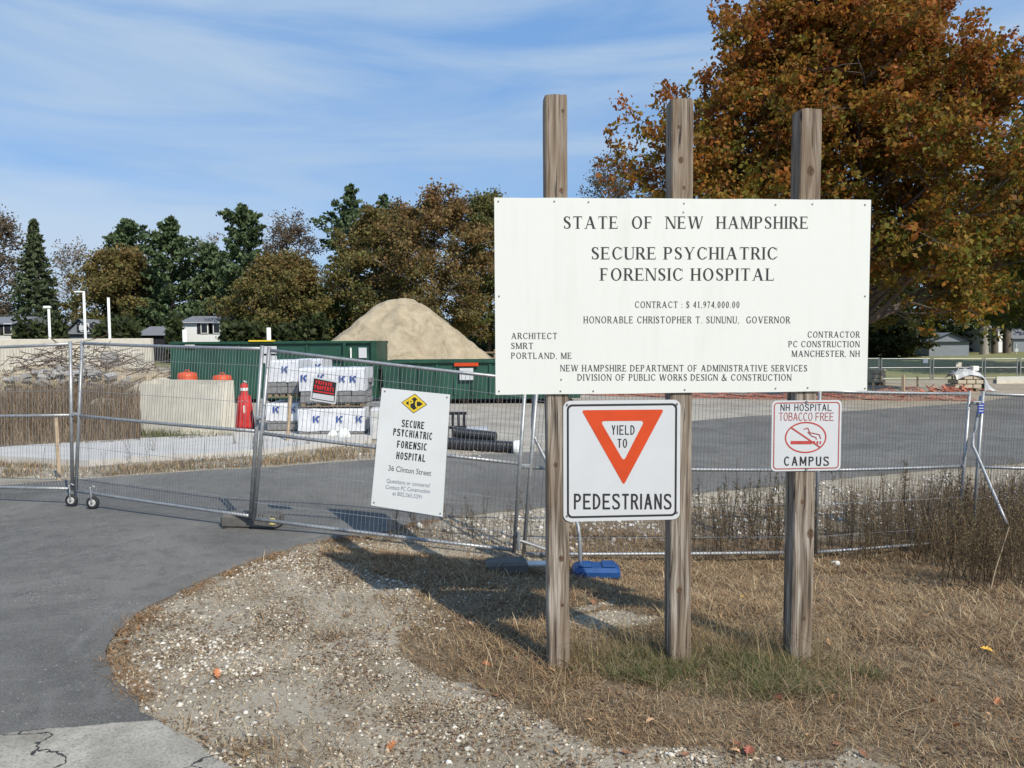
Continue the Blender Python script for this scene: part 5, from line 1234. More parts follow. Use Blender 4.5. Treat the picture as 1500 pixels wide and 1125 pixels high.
def decid(name, loc, H, profile, seed, pal, lab, n1=16, n2=7, n3=5, leaves=30, lsize=.3, rc=.7, trunk_r=.35, bark='bark', group=None, cat='tree', twig=.02, leafmat='leaf', shift=0, extra=()):
    """broadleaf: trunk, three orders of limbs and a crown of leaf faces carried by the twigs"""
    rs = random.Random(seed); rg = np.random.default_rng(seed); r_ = root(name, loc, lab, cat, group); base = Vector(loc)
    zs = [p[0] for p in profile]; rr = [p[1] for p in profile]
    m = MB(); tp = curve_tube(m, base - Vector((0, 0, .4)), base + Vector((rs.uniform(-.4, .4), rs.uniform(-.4, .4), H * .80)), trunk_r, trunk_r * .18, rs, 9, 9, .015)
    m.build('trunk', bark, r_, smooth=True)
    m = MB(); cl = []
    ends = []
    for i in range(n1):
        f = (i + .5) / n1; z = zs[0] + (zs[-1] - zs[0]) * (f ** .9); an = i * 2.399 + rs.uniform(-.4, .4)
        R = float(np.interp(z, zs, rr)) * rs.uniform(.72, 1.04); ends.append((R * math.cos(an) + shift * min(1, z / (H * .6)), R * math.sin(an), z))
    ends += list(extra)
    for (ex, ey, ez) in ends:
        e = base + Vector((ex, ey, ez)); R = math.hypot(ex, ey)
        zt_ = max(zs[0] * .7, ez - R * rs.uniform(.35, .75)); s = along(tp, min(.97, (zt_ + .4) / (H * .8 + .4)))
        r0 = trunk_r * .38 * (1 - zt_ / H * .7); pts = curve_tube(m, s, e, r0, twig * 1.4, rs, 7, 6, .05, .06)
        Lr = (e - s).length
        for j in range(n2):
            t = .22 + .78 * (j + rs.random()) / n2; q = along(pts, t); l = Lr * (.22 + .28 * (1 - t)) * rs.uniform(.7, 1.3) + .5
            dr = (e - s).normalized() * .7 + Vector((rs.uniform(-1, 1), rs.uniform(-1, 1), rs.uniform(-.55, .8))); dr.normalize(); q2 = q + dr * l
            p2 = curve_tube(m, q, q2, max(twig * 1.2, r0 * .35 * (1 - t * .6)), twig * .8, rs, 4, 4, .08)
            for k in range(n3):
                t2 = .25 + .75 * (k + rs.random()) / n3; q3 = along(p2, t2); d3_ = dr * .6 + Vector((rs.uniform(-1, 1), rs.uniform(-1, 1), rs.uniform(-.6, .8))); d3_.normalize(); l3 = l * rs.uniform(.2, .42) + .25; q4 = q3 + d3_ * l3
                curve_tube(m, q3, q4, twig * .7, twig * .3, rs, 2, 3, .08); cl.append((*q4, l3)); cl.append((*(q3 + (q4 - q3) * .5), l3 * .8))
    m.build('branches', bark, r_)
    cl = np.array(cl); nL = len(cl) * leaves // 2
    if leaves:
        ci = rg.integers(0, len(cl), nL); cp = cl[ci, :3]
        off = rg.normal(size=(nL, 3)) * rc * np.array([.5, .5, .36]); Cn = cp + off
        sz = lsize * rg.uniform(.6, 1.3, nL); V, Fc = cards(Cn, sz, rg, 1.5)
        V -= np.array(base)
        pal = np.array(pal); clt = rg.uniform(0, 1, len(cl)); 
        f = clt[ci] * .55 + rg.uniform(0, 1, nL) * .45
        # warm leaves towards the top of this tree, greener below, as the tree itself is coloured
        hz = np.clip((Cn[:, 2] - base.z) / H, 0, 1); f = np.clip(f * .75 + .35 * (hz - .45), 0, .999)
        ii = f * (len(pal) - 1); i0 = ii.astype(int); fr = (ii - i0)[:, None]; cc_ = pal[i0] * (1 - fr) + pal[np.minimum(i0 + 1, len(pal) - 1)] * fr
        cc_ = cc_ * rg.uniform(.75, 1.25, (nL, 1)) * rg.uniform(.72, 1.25, (len(cl), 1))[ci]; npmesh('crown', V, Fc, leafmat, np.repeat(cc_, 4, axis=0), parent=r_)
    return r_
def conifer(name, loc, H, Rm, seed, lab, kind='pine', col=((.018, .045, .018), (.035, .075, .03)), base_h=.12, group=None, nb=110, per=90, lsize=.34):
    rs = random.Random(seed); rg = np.random.default_rng(seed); r_ = root(name, loc, lab, 'tree', group); base = Vector(loc)
    m = MB(); m.tube([base - Vector((0, 0, .4)), base + Vector((0, 0, H * .5)), base + Vector((0, 0, H))], [.30, .18, .03], 8); m.build('trunk', 'bark', r_, smooth=True)
    m = MB(); pts = []
    for i in range(nb):
        f = base_h + (1 - base_h) * (i + rs.random()) / nb; an = i * 2.399 + rs.uniform(-.3, .3)
        g_ = (1 - f) / (1 - base_h)
        if kind == 'pine': l = Rm * min(1, (g_ * 2.6 + .04) ** .62) * rs.uniform(.5, 1.15) * (.8 + .2 * math.sin(f * 14 + seed)); el = rs.uniform(.0, .4) + .45 * f
        else: l = Rm * g_ ** 1.05 * rs.uniform(.7, 1.12) + .08; el = -.22 + .5 * f
        l = max(l, .3); s = base + Vector((0, 0, H * f)); e = s + Vector((math.cos(an) * math.cos(el), math.sin(an) * math.cos(el), math.sin(el))) * l
        q = curve_tube(m, s, e, .05, .012, rs, 4, 4, .04, -.04)
        k = int(per * (.35 + .65 * l / Rm)); t = rg.uniform(.25, 1.04, k) ** .8
        P0 = np.array([along(q, min(.999, max(0, x))) for x in t]); sp_ = (.14 + .12 * l) * (1.1 - t * .6)
        P0 = P0 + rg.normal(size=(k, 3)) * sp_[:, None] * np.array([1, 1, .30 if kind == 'pine' else .4]); pts.append(P0)
    m.build('branches', 'bark', r_)
    Cn = np.concatenate(pts); n = len(Cn); V, Fc = cards(Cn, lsize * rg.uniform(.6, 1.3, n), rg, 2.1, np.array([0, 0, .35]))
    V -= np.array(base); c0, c1 = np.array(col[0]), np.array(col[1]); f = rg.uniform(0, 1, (n, 1)); cc_ = (c0 + (c1 - c0) * f) * rg.uniform(.7, 1.3, (n, 1))
    npmesh('crown', V, Fc, 'needle', np.repeat(cc_, 4, axis=0), parent=r_); return r_

RUST = [(.12, .145, .024), (.19, .16, .024), (.27, .145, .024), (.32, .115, .024), (.29, .080, .022), (.20, .048, .020)]
YGRN = [(.09, .13, .03), (.14, .165, .035), (.23, .20, .045), (.29, .18, .04), (.28, .12, .035)]
BRN = [(.11, .15, .045), (.165, .17, .055), (.21, .17, .06), (.25, .165, .062), (.23, .125, .055)]
BRNG = [(.09, .14, .045), (.14, .165, .055), (.19, .165, .06), (.22, .155, .06)]
GREY = [(.10, .085, .055), (.15, .12, .075), (.19, .14, .085), (.16, .09, .05)]
# the big oak
ob = GX(1258, 33)
extra = [(-8.3, -1.0, 11.5), (-7.4, -1.5, 10.2), (-6.4, -2, 12.6), (-9.3, -1, 8.4), (-8.4, -2, 7.8), (-4.6, -2, 14.6), (5.8, -1, 11.8), (8.6, 1, 8.3), (-6.5, -4, 6.5), (4.2, -2, 13.2), (-5.7, -2, 13.9), (-5.0, -1, 15.2)]
decid('oak_tree', ob, 18.6, [(4.3, 6.0), (5.5, 7.8), (8.5, 7.6), (11, 6.0), (14, 4.2), (16.4, 2.9), (18.2, 1.0)], 21, RUST, 'huge rust-orange oak towering behind the right half of the big board', 62, 9, 6, 46, .15, .40, .40, 'bark', twig=.014, extra=extra, shift=-0.6)
# second oak at the right
decid('oak_tree', GX(1590, 52), 16.0, [(3.6, 6), (6, 8.8), (9, 9), (13, 6.6), (17, 1.5)], 33, YGRN, 'yellow-green oak at the right edge, beyond the huge rust oak', 40, 8, 5, 30, .24, .8, .4, twig=.018)
far = [
 ('d', 2, 316, 84, 90, GREY, 'thin brown-grey tree at the left edge, half bare', 7, .30),
 ('s', 58, 324, 112, 88, None, 'pointed spruce near the left edge', 0, 0),
 ('b', 112, 360, 74, 108, GREY, 'bare pale tree between the spruce and the brown oak', 0, 0),
 ('p', 194, 324, 100, 97, None, 'dark pine standing behind the brown tree above the white poles', 0, 0),
 ('d', 180, 372, 130, 92, BRN, 'broad brown tree above the white poles', 26, .34),
 ('p', 256, 322, 120, 90, None, 'dark green pine above the white house', 0, 0),
 ('b', 308, 352, 60, 112, GREY, 'thin bare tree between the two dark pines', 0, 0),
 ('p', 312, 366, 100, 100, None, 'shorter pine between the two tall dark pines', 0, 0),
 ('p', 362, 308, 130, 88, None, 'tall dark pine left of the gap in the tree line', 0, 0),
 ('d', 428, 320, 95, 100, GREY, 'half bare grey tree with pale twigs left of the gap', 9, .28),
 ('d', 412, 384, 140, 84, BRN, 'low spreading brown tree behind the dumpster', 26, .34),
 ('p', 517, 274, 120, 98, None, 'tall pine poking up behind the brown trees left of the sand pile', 0, 0),
 ('p', 566, 288, 80, 110, None, 'shorter pine top just right of the tallest pine', 0, 0),
 ('p', 466, 425, 110, 88, None, 'low pine filling the gap left of the sand pile', 0, 0),
 ('d', 562, 312, 170, 90, BRN, 'large brown tree rising behind the sand pile', 28, .34),
 ('d', 640, 288, 170, 86, [(.15, .15, .055), (.21, .165, .06), (.26, .15, .064), (.26, .12, .06)], 'large reddish brown tree with pale limbs right of the sand pile', 26, .34),
 ('d', 716, 292, 120, 92, BRNG, 'brown-green tree at the left edge of the big board', 26, .34),
 ('d', 800, 330, 150, 92, BRNG, 'brown tree mostly hidden behind the left of the big board', 20, .36),
 ('d', 890, 240, 110, 80, [(.10, .10, .05), (.15, .14, .07), (.18, .12, .07), (.12, .09, .06)], 'sparse olive-grey tree between left and middle posts', 9, .24),
 ('b', 962, 225, 90, 92, GREY, 'bare grey treetop just left of the middle post', 0, 0),
 ('p', 1512, 82, 120, 62, None, 'green pine whose top reaches in at the right edge', 0, 0),
 ('d', 930, 330, 170, 98, BRNG, 'brown tree behind the middle of the big board', 16, .38),
 ('d', 1060, 330, 180, 96, BRN, 'brown tree behind the oak and board', 16, .38),
 ('d', 1210, 330, 190, 97, BRNG, 'dark brown-green tree behind the oak trunk', 18, .38),
 ('p', 1310, 330, 150, 100, None, 'dark pine deep behind the oak, right of the board', 0, 0),
 ('p', 1385, 340, 150, 104, None, 'dark pine behind the small grey shed', 0, 0),
 ('p', 1470, 330, 160, 106, None, 'dark pine behind the white building at right', 0, 0),
 ('p', 1560, 330, 170, 100, None, 'dark pine beyond the right edge', 0, 0),
]
for i, (k, px, yt, wpx, D, pal, lab, lv, ls) in enumerate(far):
    b = GX(px, D); H = P(px, yt, D).z - b.z; R = wpx / 2 / F * D
    if k == 'd':
        decid('broadleaf_tree', b, H, [(H * .12, R * .7), (H * .3, R), (H * .6, R * .98), (H * .82, R * .72), (H, R * .22)], 100 + i, pal, lab, 30, 6, 5, int(lv * 1.2), ls * .72, .8, .34, 'bark' if px not in (640,) else 'barkpale', 'trees beyond the building site', twig=.03)
    elif k == 'b':
        decid('bare_tree', b, H, [(H * .25, R * .7), (H * .45, R), (H * .75, R * .9), (H, R * .3)], 100 + i, pal, lab, 22, 7, 6, 2, .22, .6, .26, 'barkpale', 'trees beyond the building site', twig=.03)
    elif k == 'p':
        conifer('pine_tree', b, H, R, 100 + i, lab, 'pine', ((.060, .095, .040), (.13, .175, .078)), .10, 'trees beyond the building site', 95, 130, .30)
    else:
        conifer('spruce_tree', b, H, R, 100 + i, lab, 'spruce', ((.06, .085, .04), (.12, .145, .072)), .06, 'trees beyond the building site', 150, 80, .28)
# pale foreground trunk and dark ones at the right under the crown
for px, D, w, mt, lab in ((1441, 84, .95, 'barkpale', 'pale thick tree trunk right of the grey shed'), (1457, 88, .8, 'bark', 'dark tree trunk just right of the pale thick trunk'), (1475, 90, 1.0, 'bark', 'dark tree trunk close to the right edge'), (1300, 86, .6, 'bark', 'dark tree trunk left of the grey shed')):
    b = GX(px, D); r_ = root('tree', b, lab, 'tree', 'trunks standing beyond the lawn'); rs = random.Random(px)
    m = MB(); curve_tube(m, b - Vector((0, 0, .3)), b + Vector((rs.uniform(-.3, .3), 0, 12)), w / 2, w * .25, rs, 8, 9, .01); m.build('trunk', mt, r_, smooth=True)
    m = MB(); rg = np.random.default_rng(px); cl = []
    for k in range(16):
        s = b + Vector((0, 0, 6 + k * .4)); an = k * 2.4; e = s + Vector((math.cos(an) * 3.2, math.sin(an) * 3.2, rs.uniform(0, 2.5))); q = curve_tube(m, s, e, .1, .02, rs, 4, 4, .06); cl += [tuple(along(q, t)) for t in (.4, .6, .8, 1)]
    m.build('branches', mt, r_); cl = np.array(cl); n = 5000; Cn = cl[rg.integers(0, len(cl), n)] + rg.normal(size=(n, 3)) * .7; V_, Fc_ = cards(Cn, .32 * rg.uniform(.6, 1.3, n), rg); V_ -= np.array(b)
    cc_ = np.array((.05, .06, .02)) * rg.uniform(.6, 1.4, (n, 1)); npmesh('crown', V_, Fc_, 'leaf', np.repeat(cc_, 4, axis=0), parent=r_)
# dark undergrowth at the feet of the far trees
rg = np.random.default_rng(77); n = 60000
ux = rg.uniform(-95, 95, n); uy = rg.uniform(100, 128, n) + 6 * np.sin(ux * .1); hmax = 3.2 + 1.5 * vnoise(ux, uy, .12, 9)
uz = gz(ux, uy) + rg.uniform(0, 1, n) ** .8 * np.maximum(hmax, .8)
ux2 = rg.uniform(-60, -14, 26000); uy2 = rg.uniform(74, 79, 26000); pc2 = ux2 / uy2 * F + 750
ok2 = ((pc2 > 22) & (pc2 < 100)) | ((pc2 > 139) & (pc2 < 206)) | ((pc2 > 246) & (pc2 < 268)) | ((pc2 > 326) & (pc2 < 480)) | (pc2 < -2)
uz2 = gz(ux2, uy2) + rg.uniform(0, 1, 26000) ** .8 * (4.0 + 1.3 * vnoise(ux2, uy2, .3, 19))
ux = np.concatenate([ux, ux2[ok2]]); uy = np.concatenate([uy, uy2[ok2]]); uz = np.concatenate([uz, uz2[ok2]])
keep = (uy < 80) | ~((np.abs(ux / uy * F + 750 - 295) < 52) & (uy < 124))
Cn = np.stack([ux, uy, uz], -1)[keep]; V_, Fc_ = cards(Cn, .45 * rg.uniform(.5, 1.3, len(Cn)), rg)
cc_ = np.array((.055, .070, .026)) * rg.uniform(.5, 1.6, (len(Cn), 1)); o = npmesh('undergrowth', V_, Fc_, 'leaf', np.repeat(cc_, 4, axis=0)); tag(o, 'dark undergrowth along the foot of the far trees', 'undergrowth', kind='stuff')
# shrub at right under the oak
decid('shrub', GX(1300, 76), 4.2, [(.2, 2.6), (1.5, 3.2), (3, 2.6), (4.2, 1)], 5, [(.05, .06, .02), (.08, .08, .025)], 'dark round shrub beyond the lawn just right of the big board', 20, 6, 4, 26, .26, .5, .08, twig=.012, cat='shrub')

# --- blades
def blades(xy, h, wd, rg, cols, lean=.6, seg=2, z=None):
    n = len(xy); zz = gz(xy[:, 0], xy[:, 1]) if z is None else z
    an = rg.uniform(0, 2 * math.pi, n); d = np.stack([np.cos(an), np.sin(an), np.zeros(n)], -1); sd = np.stack([-np.sin(an), np.cos(an), np.zeros(n)], -1)
    ln = (lean * rg.uniform(.3, 1.4, n) * h)[:, None]; b = np.stack([xy[:, 0], xy[:, 1], zz - .004], -1); up_ = np.array([0, 0, 1.0]); H_ = h[:, None]; w = wd[:, None] / 2
    v0 = b - sd * w; v1 = b + sd * w; mid = b + up_ * H_ * .6 + d * ln * .35; v2 = mid + sd * w * .8; v3 = mid - sd * w * .8; tip = b + up_ * H_ + d * ln
    tv = tip + sd * w * .15; tv2 = tip - sd * w * .15
    V = np.stack([v0, v1, v2, v3, tv, tv2], 1).reshape(-1, 3); i = np.arange(n)[:, None] * 6
    Fc = np.concatenate([i + np.array([0, 1, 2, 3]), i + np.array([3, 2, 4, 5])]); return V, Fc, np.repeat(cols, 6, axis=0)
def pick(rg, pal, n, var=.25):
    pal = np.array(pal); return pal[rg.integers(0, len(pal), n)] * rg.uniform(1 - var, 1 + var, (n, 1))
def scatter(rg, n, x0, x1, y0, y1, fn):
    x = rg.uniform(x0, x1, n); y = rg.uniform(y0, y1, n); k = fn(x, y) > rg.uniform(0, 1, n); return np.stack([x[k], y[k]], -1)
chunk = lambda f: (lambda x, y: np.concatenate([f(x[i:i + 20000], y[i:i + 20000]) for i in range(0, len(x), 20000)]))
DEAD = [(.33, .225, .125), (.42, .305, .175), (.24, .165, .095), (.15, .105, .065), (.50, .40, .25), (.34, .205, .11)]
rg = np.random.default_rng(5)
def gd(x, y):
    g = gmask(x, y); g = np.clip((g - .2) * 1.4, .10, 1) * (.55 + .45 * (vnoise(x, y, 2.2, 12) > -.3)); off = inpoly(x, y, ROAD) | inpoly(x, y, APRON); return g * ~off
def see(x, y): return (np.abs(x) < y * .72 + .3)
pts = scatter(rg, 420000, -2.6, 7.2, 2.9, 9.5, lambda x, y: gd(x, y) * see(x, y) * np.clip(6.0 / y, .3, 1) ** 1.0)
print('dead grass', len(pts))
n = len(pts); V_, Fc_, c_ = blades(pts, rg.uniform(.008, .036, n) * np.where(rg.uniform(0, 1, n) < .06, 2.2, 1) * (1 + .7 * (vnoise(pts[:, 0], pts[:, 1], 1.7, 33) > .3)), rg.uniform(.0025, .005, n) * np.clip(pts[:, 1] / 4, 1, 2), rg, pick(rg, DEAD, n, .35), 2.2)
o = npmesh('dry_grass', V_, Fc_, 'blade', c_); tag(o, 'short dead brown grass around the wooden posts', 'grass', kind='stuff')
# green and straw tussocks at the post bases
GB = W([(800, 985), (850, 965), (1000, 962), (1150, 968), (1250, 985), (1300, 1003), (1230, 1022), (1130, 1030), (1040, 1012), (930, 1000), (830, 992)])
pts = scatter(rg, 60000, 0, 3.2, 4.0, 5.4, lambda x, y: inpoly(x + vnoise(x, y, 4, 51) * .08, y + vnoise(x, y, 4, 52) * .10, GB) * (.22 + .78 * (vnoise(x, y, 3.4, 4) > -.05))); n = len(pts)
V_, Fc_, c_ = blades(pts, rg.uniform(.03, .10, n), rg.uniform(.002, .0042, n), rg, pick(rg, [(.10, .135, .042), (.14, .165, .055), (.075, .10, .032), (.24, .19, .10), (.34, .28, .17), (.30, .22, .13)], n), 1.7)
tag(npmesh('green_grass', V_, Fc_, 'blade', c_), 'strip of greener longer grass at the foot of the posts', 'grass', kind='stuff')
cx0 = np.concatenate([rg.normal([.42, 4.75], [.10, .08], (260, 2)), rg.normal([1.05, 4.85], [.28, .12], (650, 2)), rg.normal([1.75, 4.85], [.28, .14], (600, 2))]); n = len(cx0)
V_, Fc_, c_ = blades(cx0, rg.uniform(.10, .30, n), rg.uniform(.0018, .003, n), rg, pick(rg, [(.38, .30, .17), (.30, .22, .12), (.22, .17, .08)], n), 1.0)
tag(npmesh('tall_dry_grass', V_, Fc_, 'blade', c_), 'tall thin straw stems around the post bases', 'grass', kind='stuff')
# orange-brown fringe on the asphalt edge
def fringe(poly, n, spread, rg):
    p = np.array(dens(poly, .05, .0, 3)); e0, e1 = np.array(poly[-1]), np.array(poly[0]); ab = e1 - e0; tt_ = np.clip(((p - e0) @ ab) / (ab @ ab), 0, 1); dd_ = np.linalg.norm(p - (e0 + tt_[:, None] * ab), axis=1); p = p[(dd_ > .02) | (np.linalg.norm(p - e0, axis=1) < .1) | (np.linalg.norm(p - e1, axis=1) < .1)]; p = p[(p[:, 1] > 2.5) & (p[:, 1] < 10)]; q = p[rg.integers(0, len(p), n)] + rg.normal(0, spread, (n, 2)) + np.array([spread * 1.2, 0]); return q
q = fringe(ROAD_NEAR[1:17], 15000, .06, rg); k = vnoise(q[:, 0], q[:, 1], 3.4, 8) + rg.uniform(-.4, .4, len(q)) > .12; q = q[k]; n = len(q)
V_, Fc_, c_ = blades(q, rg.uniform(.008, .035, n), rg.uniform(.003, .006, n), rg, pick(rg, [(.36, .19, .08), (.34, .22, .12), (.26, .17, .10), (.44, .31, .18), (.19, .13, .08)], n), 1.8)
tag(npmesh('edge_grass', V_, Fc_, 'blade', c_), 'orange-brown dry tufts along the edge of the asphalt', 'grass', kind='stuff')
# weeds field at the left
pts = scatter(rg, 60000, -17, -7.2, 12.8, 27, lambda x, y: inpoly(x, y, FIELD) * (.25 + .75 * (vnoise(x, y, .9, 62) > -.15))); n = len(pts)
V_, Fc_, c_ = blades(pts, rg.uniform(.15, 1.0, n) * np.clip(.22 + (pts[:, 1] - 13.5) * .11, .2, 1) * (1 + .25 * vnoise(pts[:, 0], pts[:, 1], .7, 61)), rg.uniform(.005, .014, n), rg, pick(rg, [(.22, .155, .095), (.16, .11, .07), (.28, .205, .13), (.12, .085, .055), (.34, .26, .17)], n), .5)
tag(npmesh('dry_weeds', V_, Fc_, 'blade', c_), 'tall brown weeds filling the plot behind the left fence', 'weeds', kind='stuff')
VG = W([(0, 700), (0, 680), (130, 686), (300, 675), (480, 660), (640, 664), (550, 671), (400, 683), (300, 688), (115, 701)])
pts = scatter(rg, 60000, -11, 0, 11, 16, lambda x, y: inpoly(x, y, VG) * (.2 + .8 * (vnoise(x, y, 1.2, 14) > .05))); n = len(pts)
V_, Fc_, c_ = blades(pts, rg.uniform(.03, .14, n), rg.uniform(.006, .012, n), rg, pick(rg, DEAD + [(.13, .14, .05)], n), .8)
tag(npmesh('verge_grass', V_, Fc_, 'blade', c_), 'patchy dry grass between sidewalk and far side of the drive', 'grass', kind='stuff')
GP = W([(205, 640), (260, 650), (345, 645), (300, 628), (205, 630)])
pts = scatter(rg, 20000, -10, -4, 13.5, 18.5, lambda x, y: inpoly(x, y, GP) * 1.0); n = len(pts)
if n:
    V_, Fc_, c_ = blades(pts, rg.uniform(.06, .22, n), rg.uniform(.008, .014, n), rg, pick(rg, [(.11, .13, .035), (.15, .15, .05), (.08, .09, .03)], n), .7)
    tag(npmesh('green_weeds', V_, Fc_, 'blade', c_), 'green weeds at the foot of the concrete box', 'weeds', kind='stuff')
# swale weeds behind the posts: thin dense stems
SW = W([(850, 822), (1000, 818), (1200, 818), (1400, 840), (1600, 900), (1900, 820), (1700, 700), (1300, 735), (1000, 752), (850, 770)])
pts = scatter(rg, 30000, .3, 12, 6.2, 12, lambda x, y: inpoly(x, y, SW) * np.clip(.07 + .45 * (x > 4.9), 0, 1)); n = len(pts)
V_, Fc_, c_ = blades(pts, rg.uniform(.15, .55, n) * (1 + .4 * (pts[:, 0] > 4.4)), rg.uniform(.003, .007, n), rg, pick(rg, [(.19, .13, .075), (.13, .09, .055), (.25, .175, .10), (.34, .25, .15)], n), .35)
tag(npmesh('swale_weeds', V_, Fc_, 'blade', c_), 'thin brown weeds along the fence in the hollow', 'weeds', kind='stuff')

# --- individual tall weeds (goldenrod-like dead stalks)
def weed_mesh(seed, H):
    rs = random.Random(seed); rg = np.random.default_rng(seed); m = MB(); tips = []
    for s in range(rs.randint(2, 4)):
        a = Vector((rs.uniform(-.05, .05), rs.uniform(-.05, .05), -.03)); e = a + Vector((rs.uniform(-.16, .16), rs.uniform(-.16, .16), H * rs.uniform(.7, 1)))
        q = curve_tube(m, a, e, .0055, .002, rs, 6, 4, .04)
        for k in range(12):
            t = .25 + .72 * k / 12; p = along(q, t); an = rs.uniform(0, 6.3); l = H * rs.uniform(.06, .17) * (1.25 - t); tp = p + Vector((math.cos(an) * l * .6, math.sin(an) * l * .6, l * .9)); curve_tube(m, p, tp, .0026, .0012, rs, 2, 3, .05)
            for j in range(3): tips.append(p + (tp - p) * rs.uniform(.4, 1.1))
    V = np.array(m.v); tri_ = []
    for f in m.f:
        for j in range(1, len(f) - 1): tri_.append((f[0], f[j], f[j + 1]))
    T_ = np.array([tuple(t) for t in tips]); T_ = np.repeat(T_, 3, axis=0) + rg.normal(0, .012, (len(T_) * 3, 3)); V2, F2 = cards(T_, rg.uniform(.007, .015, len(T_)), rg, 1.8)
    F2t = np.concatenate([F2[:, [0, 1, 2]], F2[:, [0, 2, 3]]]) + len(V)
    cs = np.array((.10, .068, .042)); ch = np.array((.17, .13, .07))
    cols = np.concatenate([np.tile(cs, (len(V), 1)) * rs.uniform(.8, 1.2), np.tile(ch, (len(V2), 1)) * rg.uniform(.6, 1.4, (len(V2), 1))])
    o = npmesh('dead_weed', np.concatenate([V, V2]), np.concatenate([np.array(tri_), F2t]), 'stem', cols); me = o.data; bpy.data.objects.remove(o); return me
WM = [weed_mesh(200 + i, 1.0) for i in range(8)]
rs = random.Random(31)
def weed(x, y, h, lab, grp):
    o = bpy.data.objects.new('dead_weed', rs.choice(WM)); C.objects.link(o); o.location = (x, y, gh(x, y)); o.rotation_euler = (rs.uniform(-.08, .08), rs.uniform(-.08, .08), rs.uniform(0, 6.3)); o.scale = (h * .9, h * .9, h); tag(o, lab, 'weed', grp); return o
spots = 0
while spots < 170:     # thicket at the right edge
    px = rs.triangular(1230, 1640, 1560); py = rs.uniform(770, 868) if px > 1380 else rs.uniform(780, 840); p = G(px, py)
    weed(p.x, p.y, rs.uniform(.5, 1.1) * (1.0 if px > 1380 else .7), 'dead weed in the thicket ' + ('between right post and braced joint' if px < 1380 else 'below the braced fence joint' if px < 1450 else 'at the right edge, beside the pale stalk' if py > 820 else 'at the right edge, close to the fence'), 'dead weeds in the right thicket'); spots += 1
for _ in range(90):
    px = rs.uniform(1015, 1420); py = rs.uniform(775, 832); p = G(px, py); weed(p.x, p.y, rs.uniform(.35, 1.1), 'dead weed stalk along the fence, ' + ('between middle and right posts' if px < 1160 else 'just right of the right post' if px < 1280 else 'under the far-right fence rail'), 'dead weeds along the fence')
for px, py, h, lab in ((1325, 790, 1.25, 'tall dead weed standing alone above the fence rail right of the tobacco sign'), (1388, 800, 1.35, 'tallest dead weed, left of the braced fence joint'), (1235, 815, .8, 'dark single weed stalk right of the right wooden post'), (1496, 800, 1.3, 'tall dead weed at the right edge of the view'), (1145, 770, .95, 'tall dead weed just left of the right wooden post'), (1100, 775, .8, 'bushy dead weed halfway between middle and right posts'), (775, 800, .75, 'dead weed just left of the left wooden post, behind the fence')):
    p = G(px, py); weed(p.x, p.y, h, lab, None)
for _ in range(14):
    px = rs.uniform(560, 770); py = rs.uniform(775, 800); p = G(px, py); weed(p.x, p.y, rs.uniform(.3, .6), 'small dead weed among the stones behind the fence', 'weeds among the stones')
for _ in range(18):
    px = rs.uniform(150, 540); py = rs.uniform(655, 690); p = G(px, py); weed(p.x, p.y, rs.uniform(.25, .6), 'small dead weed on the verge before the sidewalk', 'weeds on the sidewalk verge')
a = G(1450, 868); m = MB(); m.tube([a, a + Vector((.04, 0, .2)), a + Vector((.16, 0, .62))], [.007, .006, .004], 5); tag(m.build('pale_stalk', 'stake', None, origin=a), 'pale straight broken stalk leaning right in front of the thicket', 'stalk')

# --- stones
ICO = None
def ico():
    t = (1 + 5 ** .5) / 2; v = np.array([(-1, t, 0), (1, t, 0), (-1, -t, 0), (1, -t, 0), (0, -1, t), (0, 1, t), (0, -1, -t), (0, 1, -t), (t, 0, -1), (t, 0, 1), (-t, 0, -1), (-t, 0, 1)], float); v /= np.linalg.norm(v[0])
    f = np.array([(0, 11, 5), (0, 5, 1), (0, 1, 7), (0, 7, 10), (0, 10, 11), (1, 5, 9), (5, 11, 4), (11, 10, 2), (10, 7, 6), (7, 1, 8), (3, 9, 4), (3, 4, 2), (3, 2, 6), (3, 6, 8), (3, 8, 9), (4, 9, 5), (2, 4, 11), (6, 2, 10), (8, 6, 7), (9, 8, 1)]); return v, f
def octa():
    v = np.array([(1, 0, 0), (.3, .95, 0), (-.8, .6, 0), (-.8, -.6, 0), (.3, -.95, 0), (0, 0, 1), (0, 0, -1)], float); f = []
    for i in range(5): f += [(i, (i + 1) % 5, 5), ((i + 1) % 5, i, 6)]
    return v, np.array(f)
def stones(name, xy, size, rg, pal, lab, flat=.55, shape=None):
    v, f = shape or octa(); n = len(xy); k = len(v); an = rg.uniform(0, 6.28, n); c, s = np.cos(an), np.sin(an)
    V = np.tile(v, (n, 1, 1)) * rg.uniform(.62, 1.2, (n, k, 1)); V *= np.stack([rg.uniform(.8, 1.35, n), rg.uniform(.7, 1, n), rg.uniform(flat * .7, flat * 1.2, n)], -1)[:, None, :]
    x = V[..., 0] * c[:, None] - V[..., 1] * s[:, None]; y = V[..., 0] * s[:, None] + V[..., 1] * c[:, None]; z = V[..., 2] + rg.uniform(-.3, .3, n)[:, None] * V[..., 0]
    V = np.stack([x, y, z], -1) * size[:, None, None] / 2; V[..., 0] += xy[:, 0:1]; V[..., 1] += xy[:, 1:2]; V[..., 2] += (gz(xy[:, 0], xy[:, 1]) + size * .10)[:, None]
    Fc = (np.arange(n)[:, None, None] * k + f[None]).reshape(-1, 3); cols = np.repeat(pick(rg, pal, n, .22), k, axis=0)
    o = npmesh(name, V.reshape(-1, 3), Fc, 'stone', cols); tag(o, lab, 'gravel', kind='stuff'); return o
GR = [(.46, .405, .31), (.37, .32, .24), (.60, .55, .46), (.30, .25, .18), (.21, .165, .12), (.41, .33, .235)]
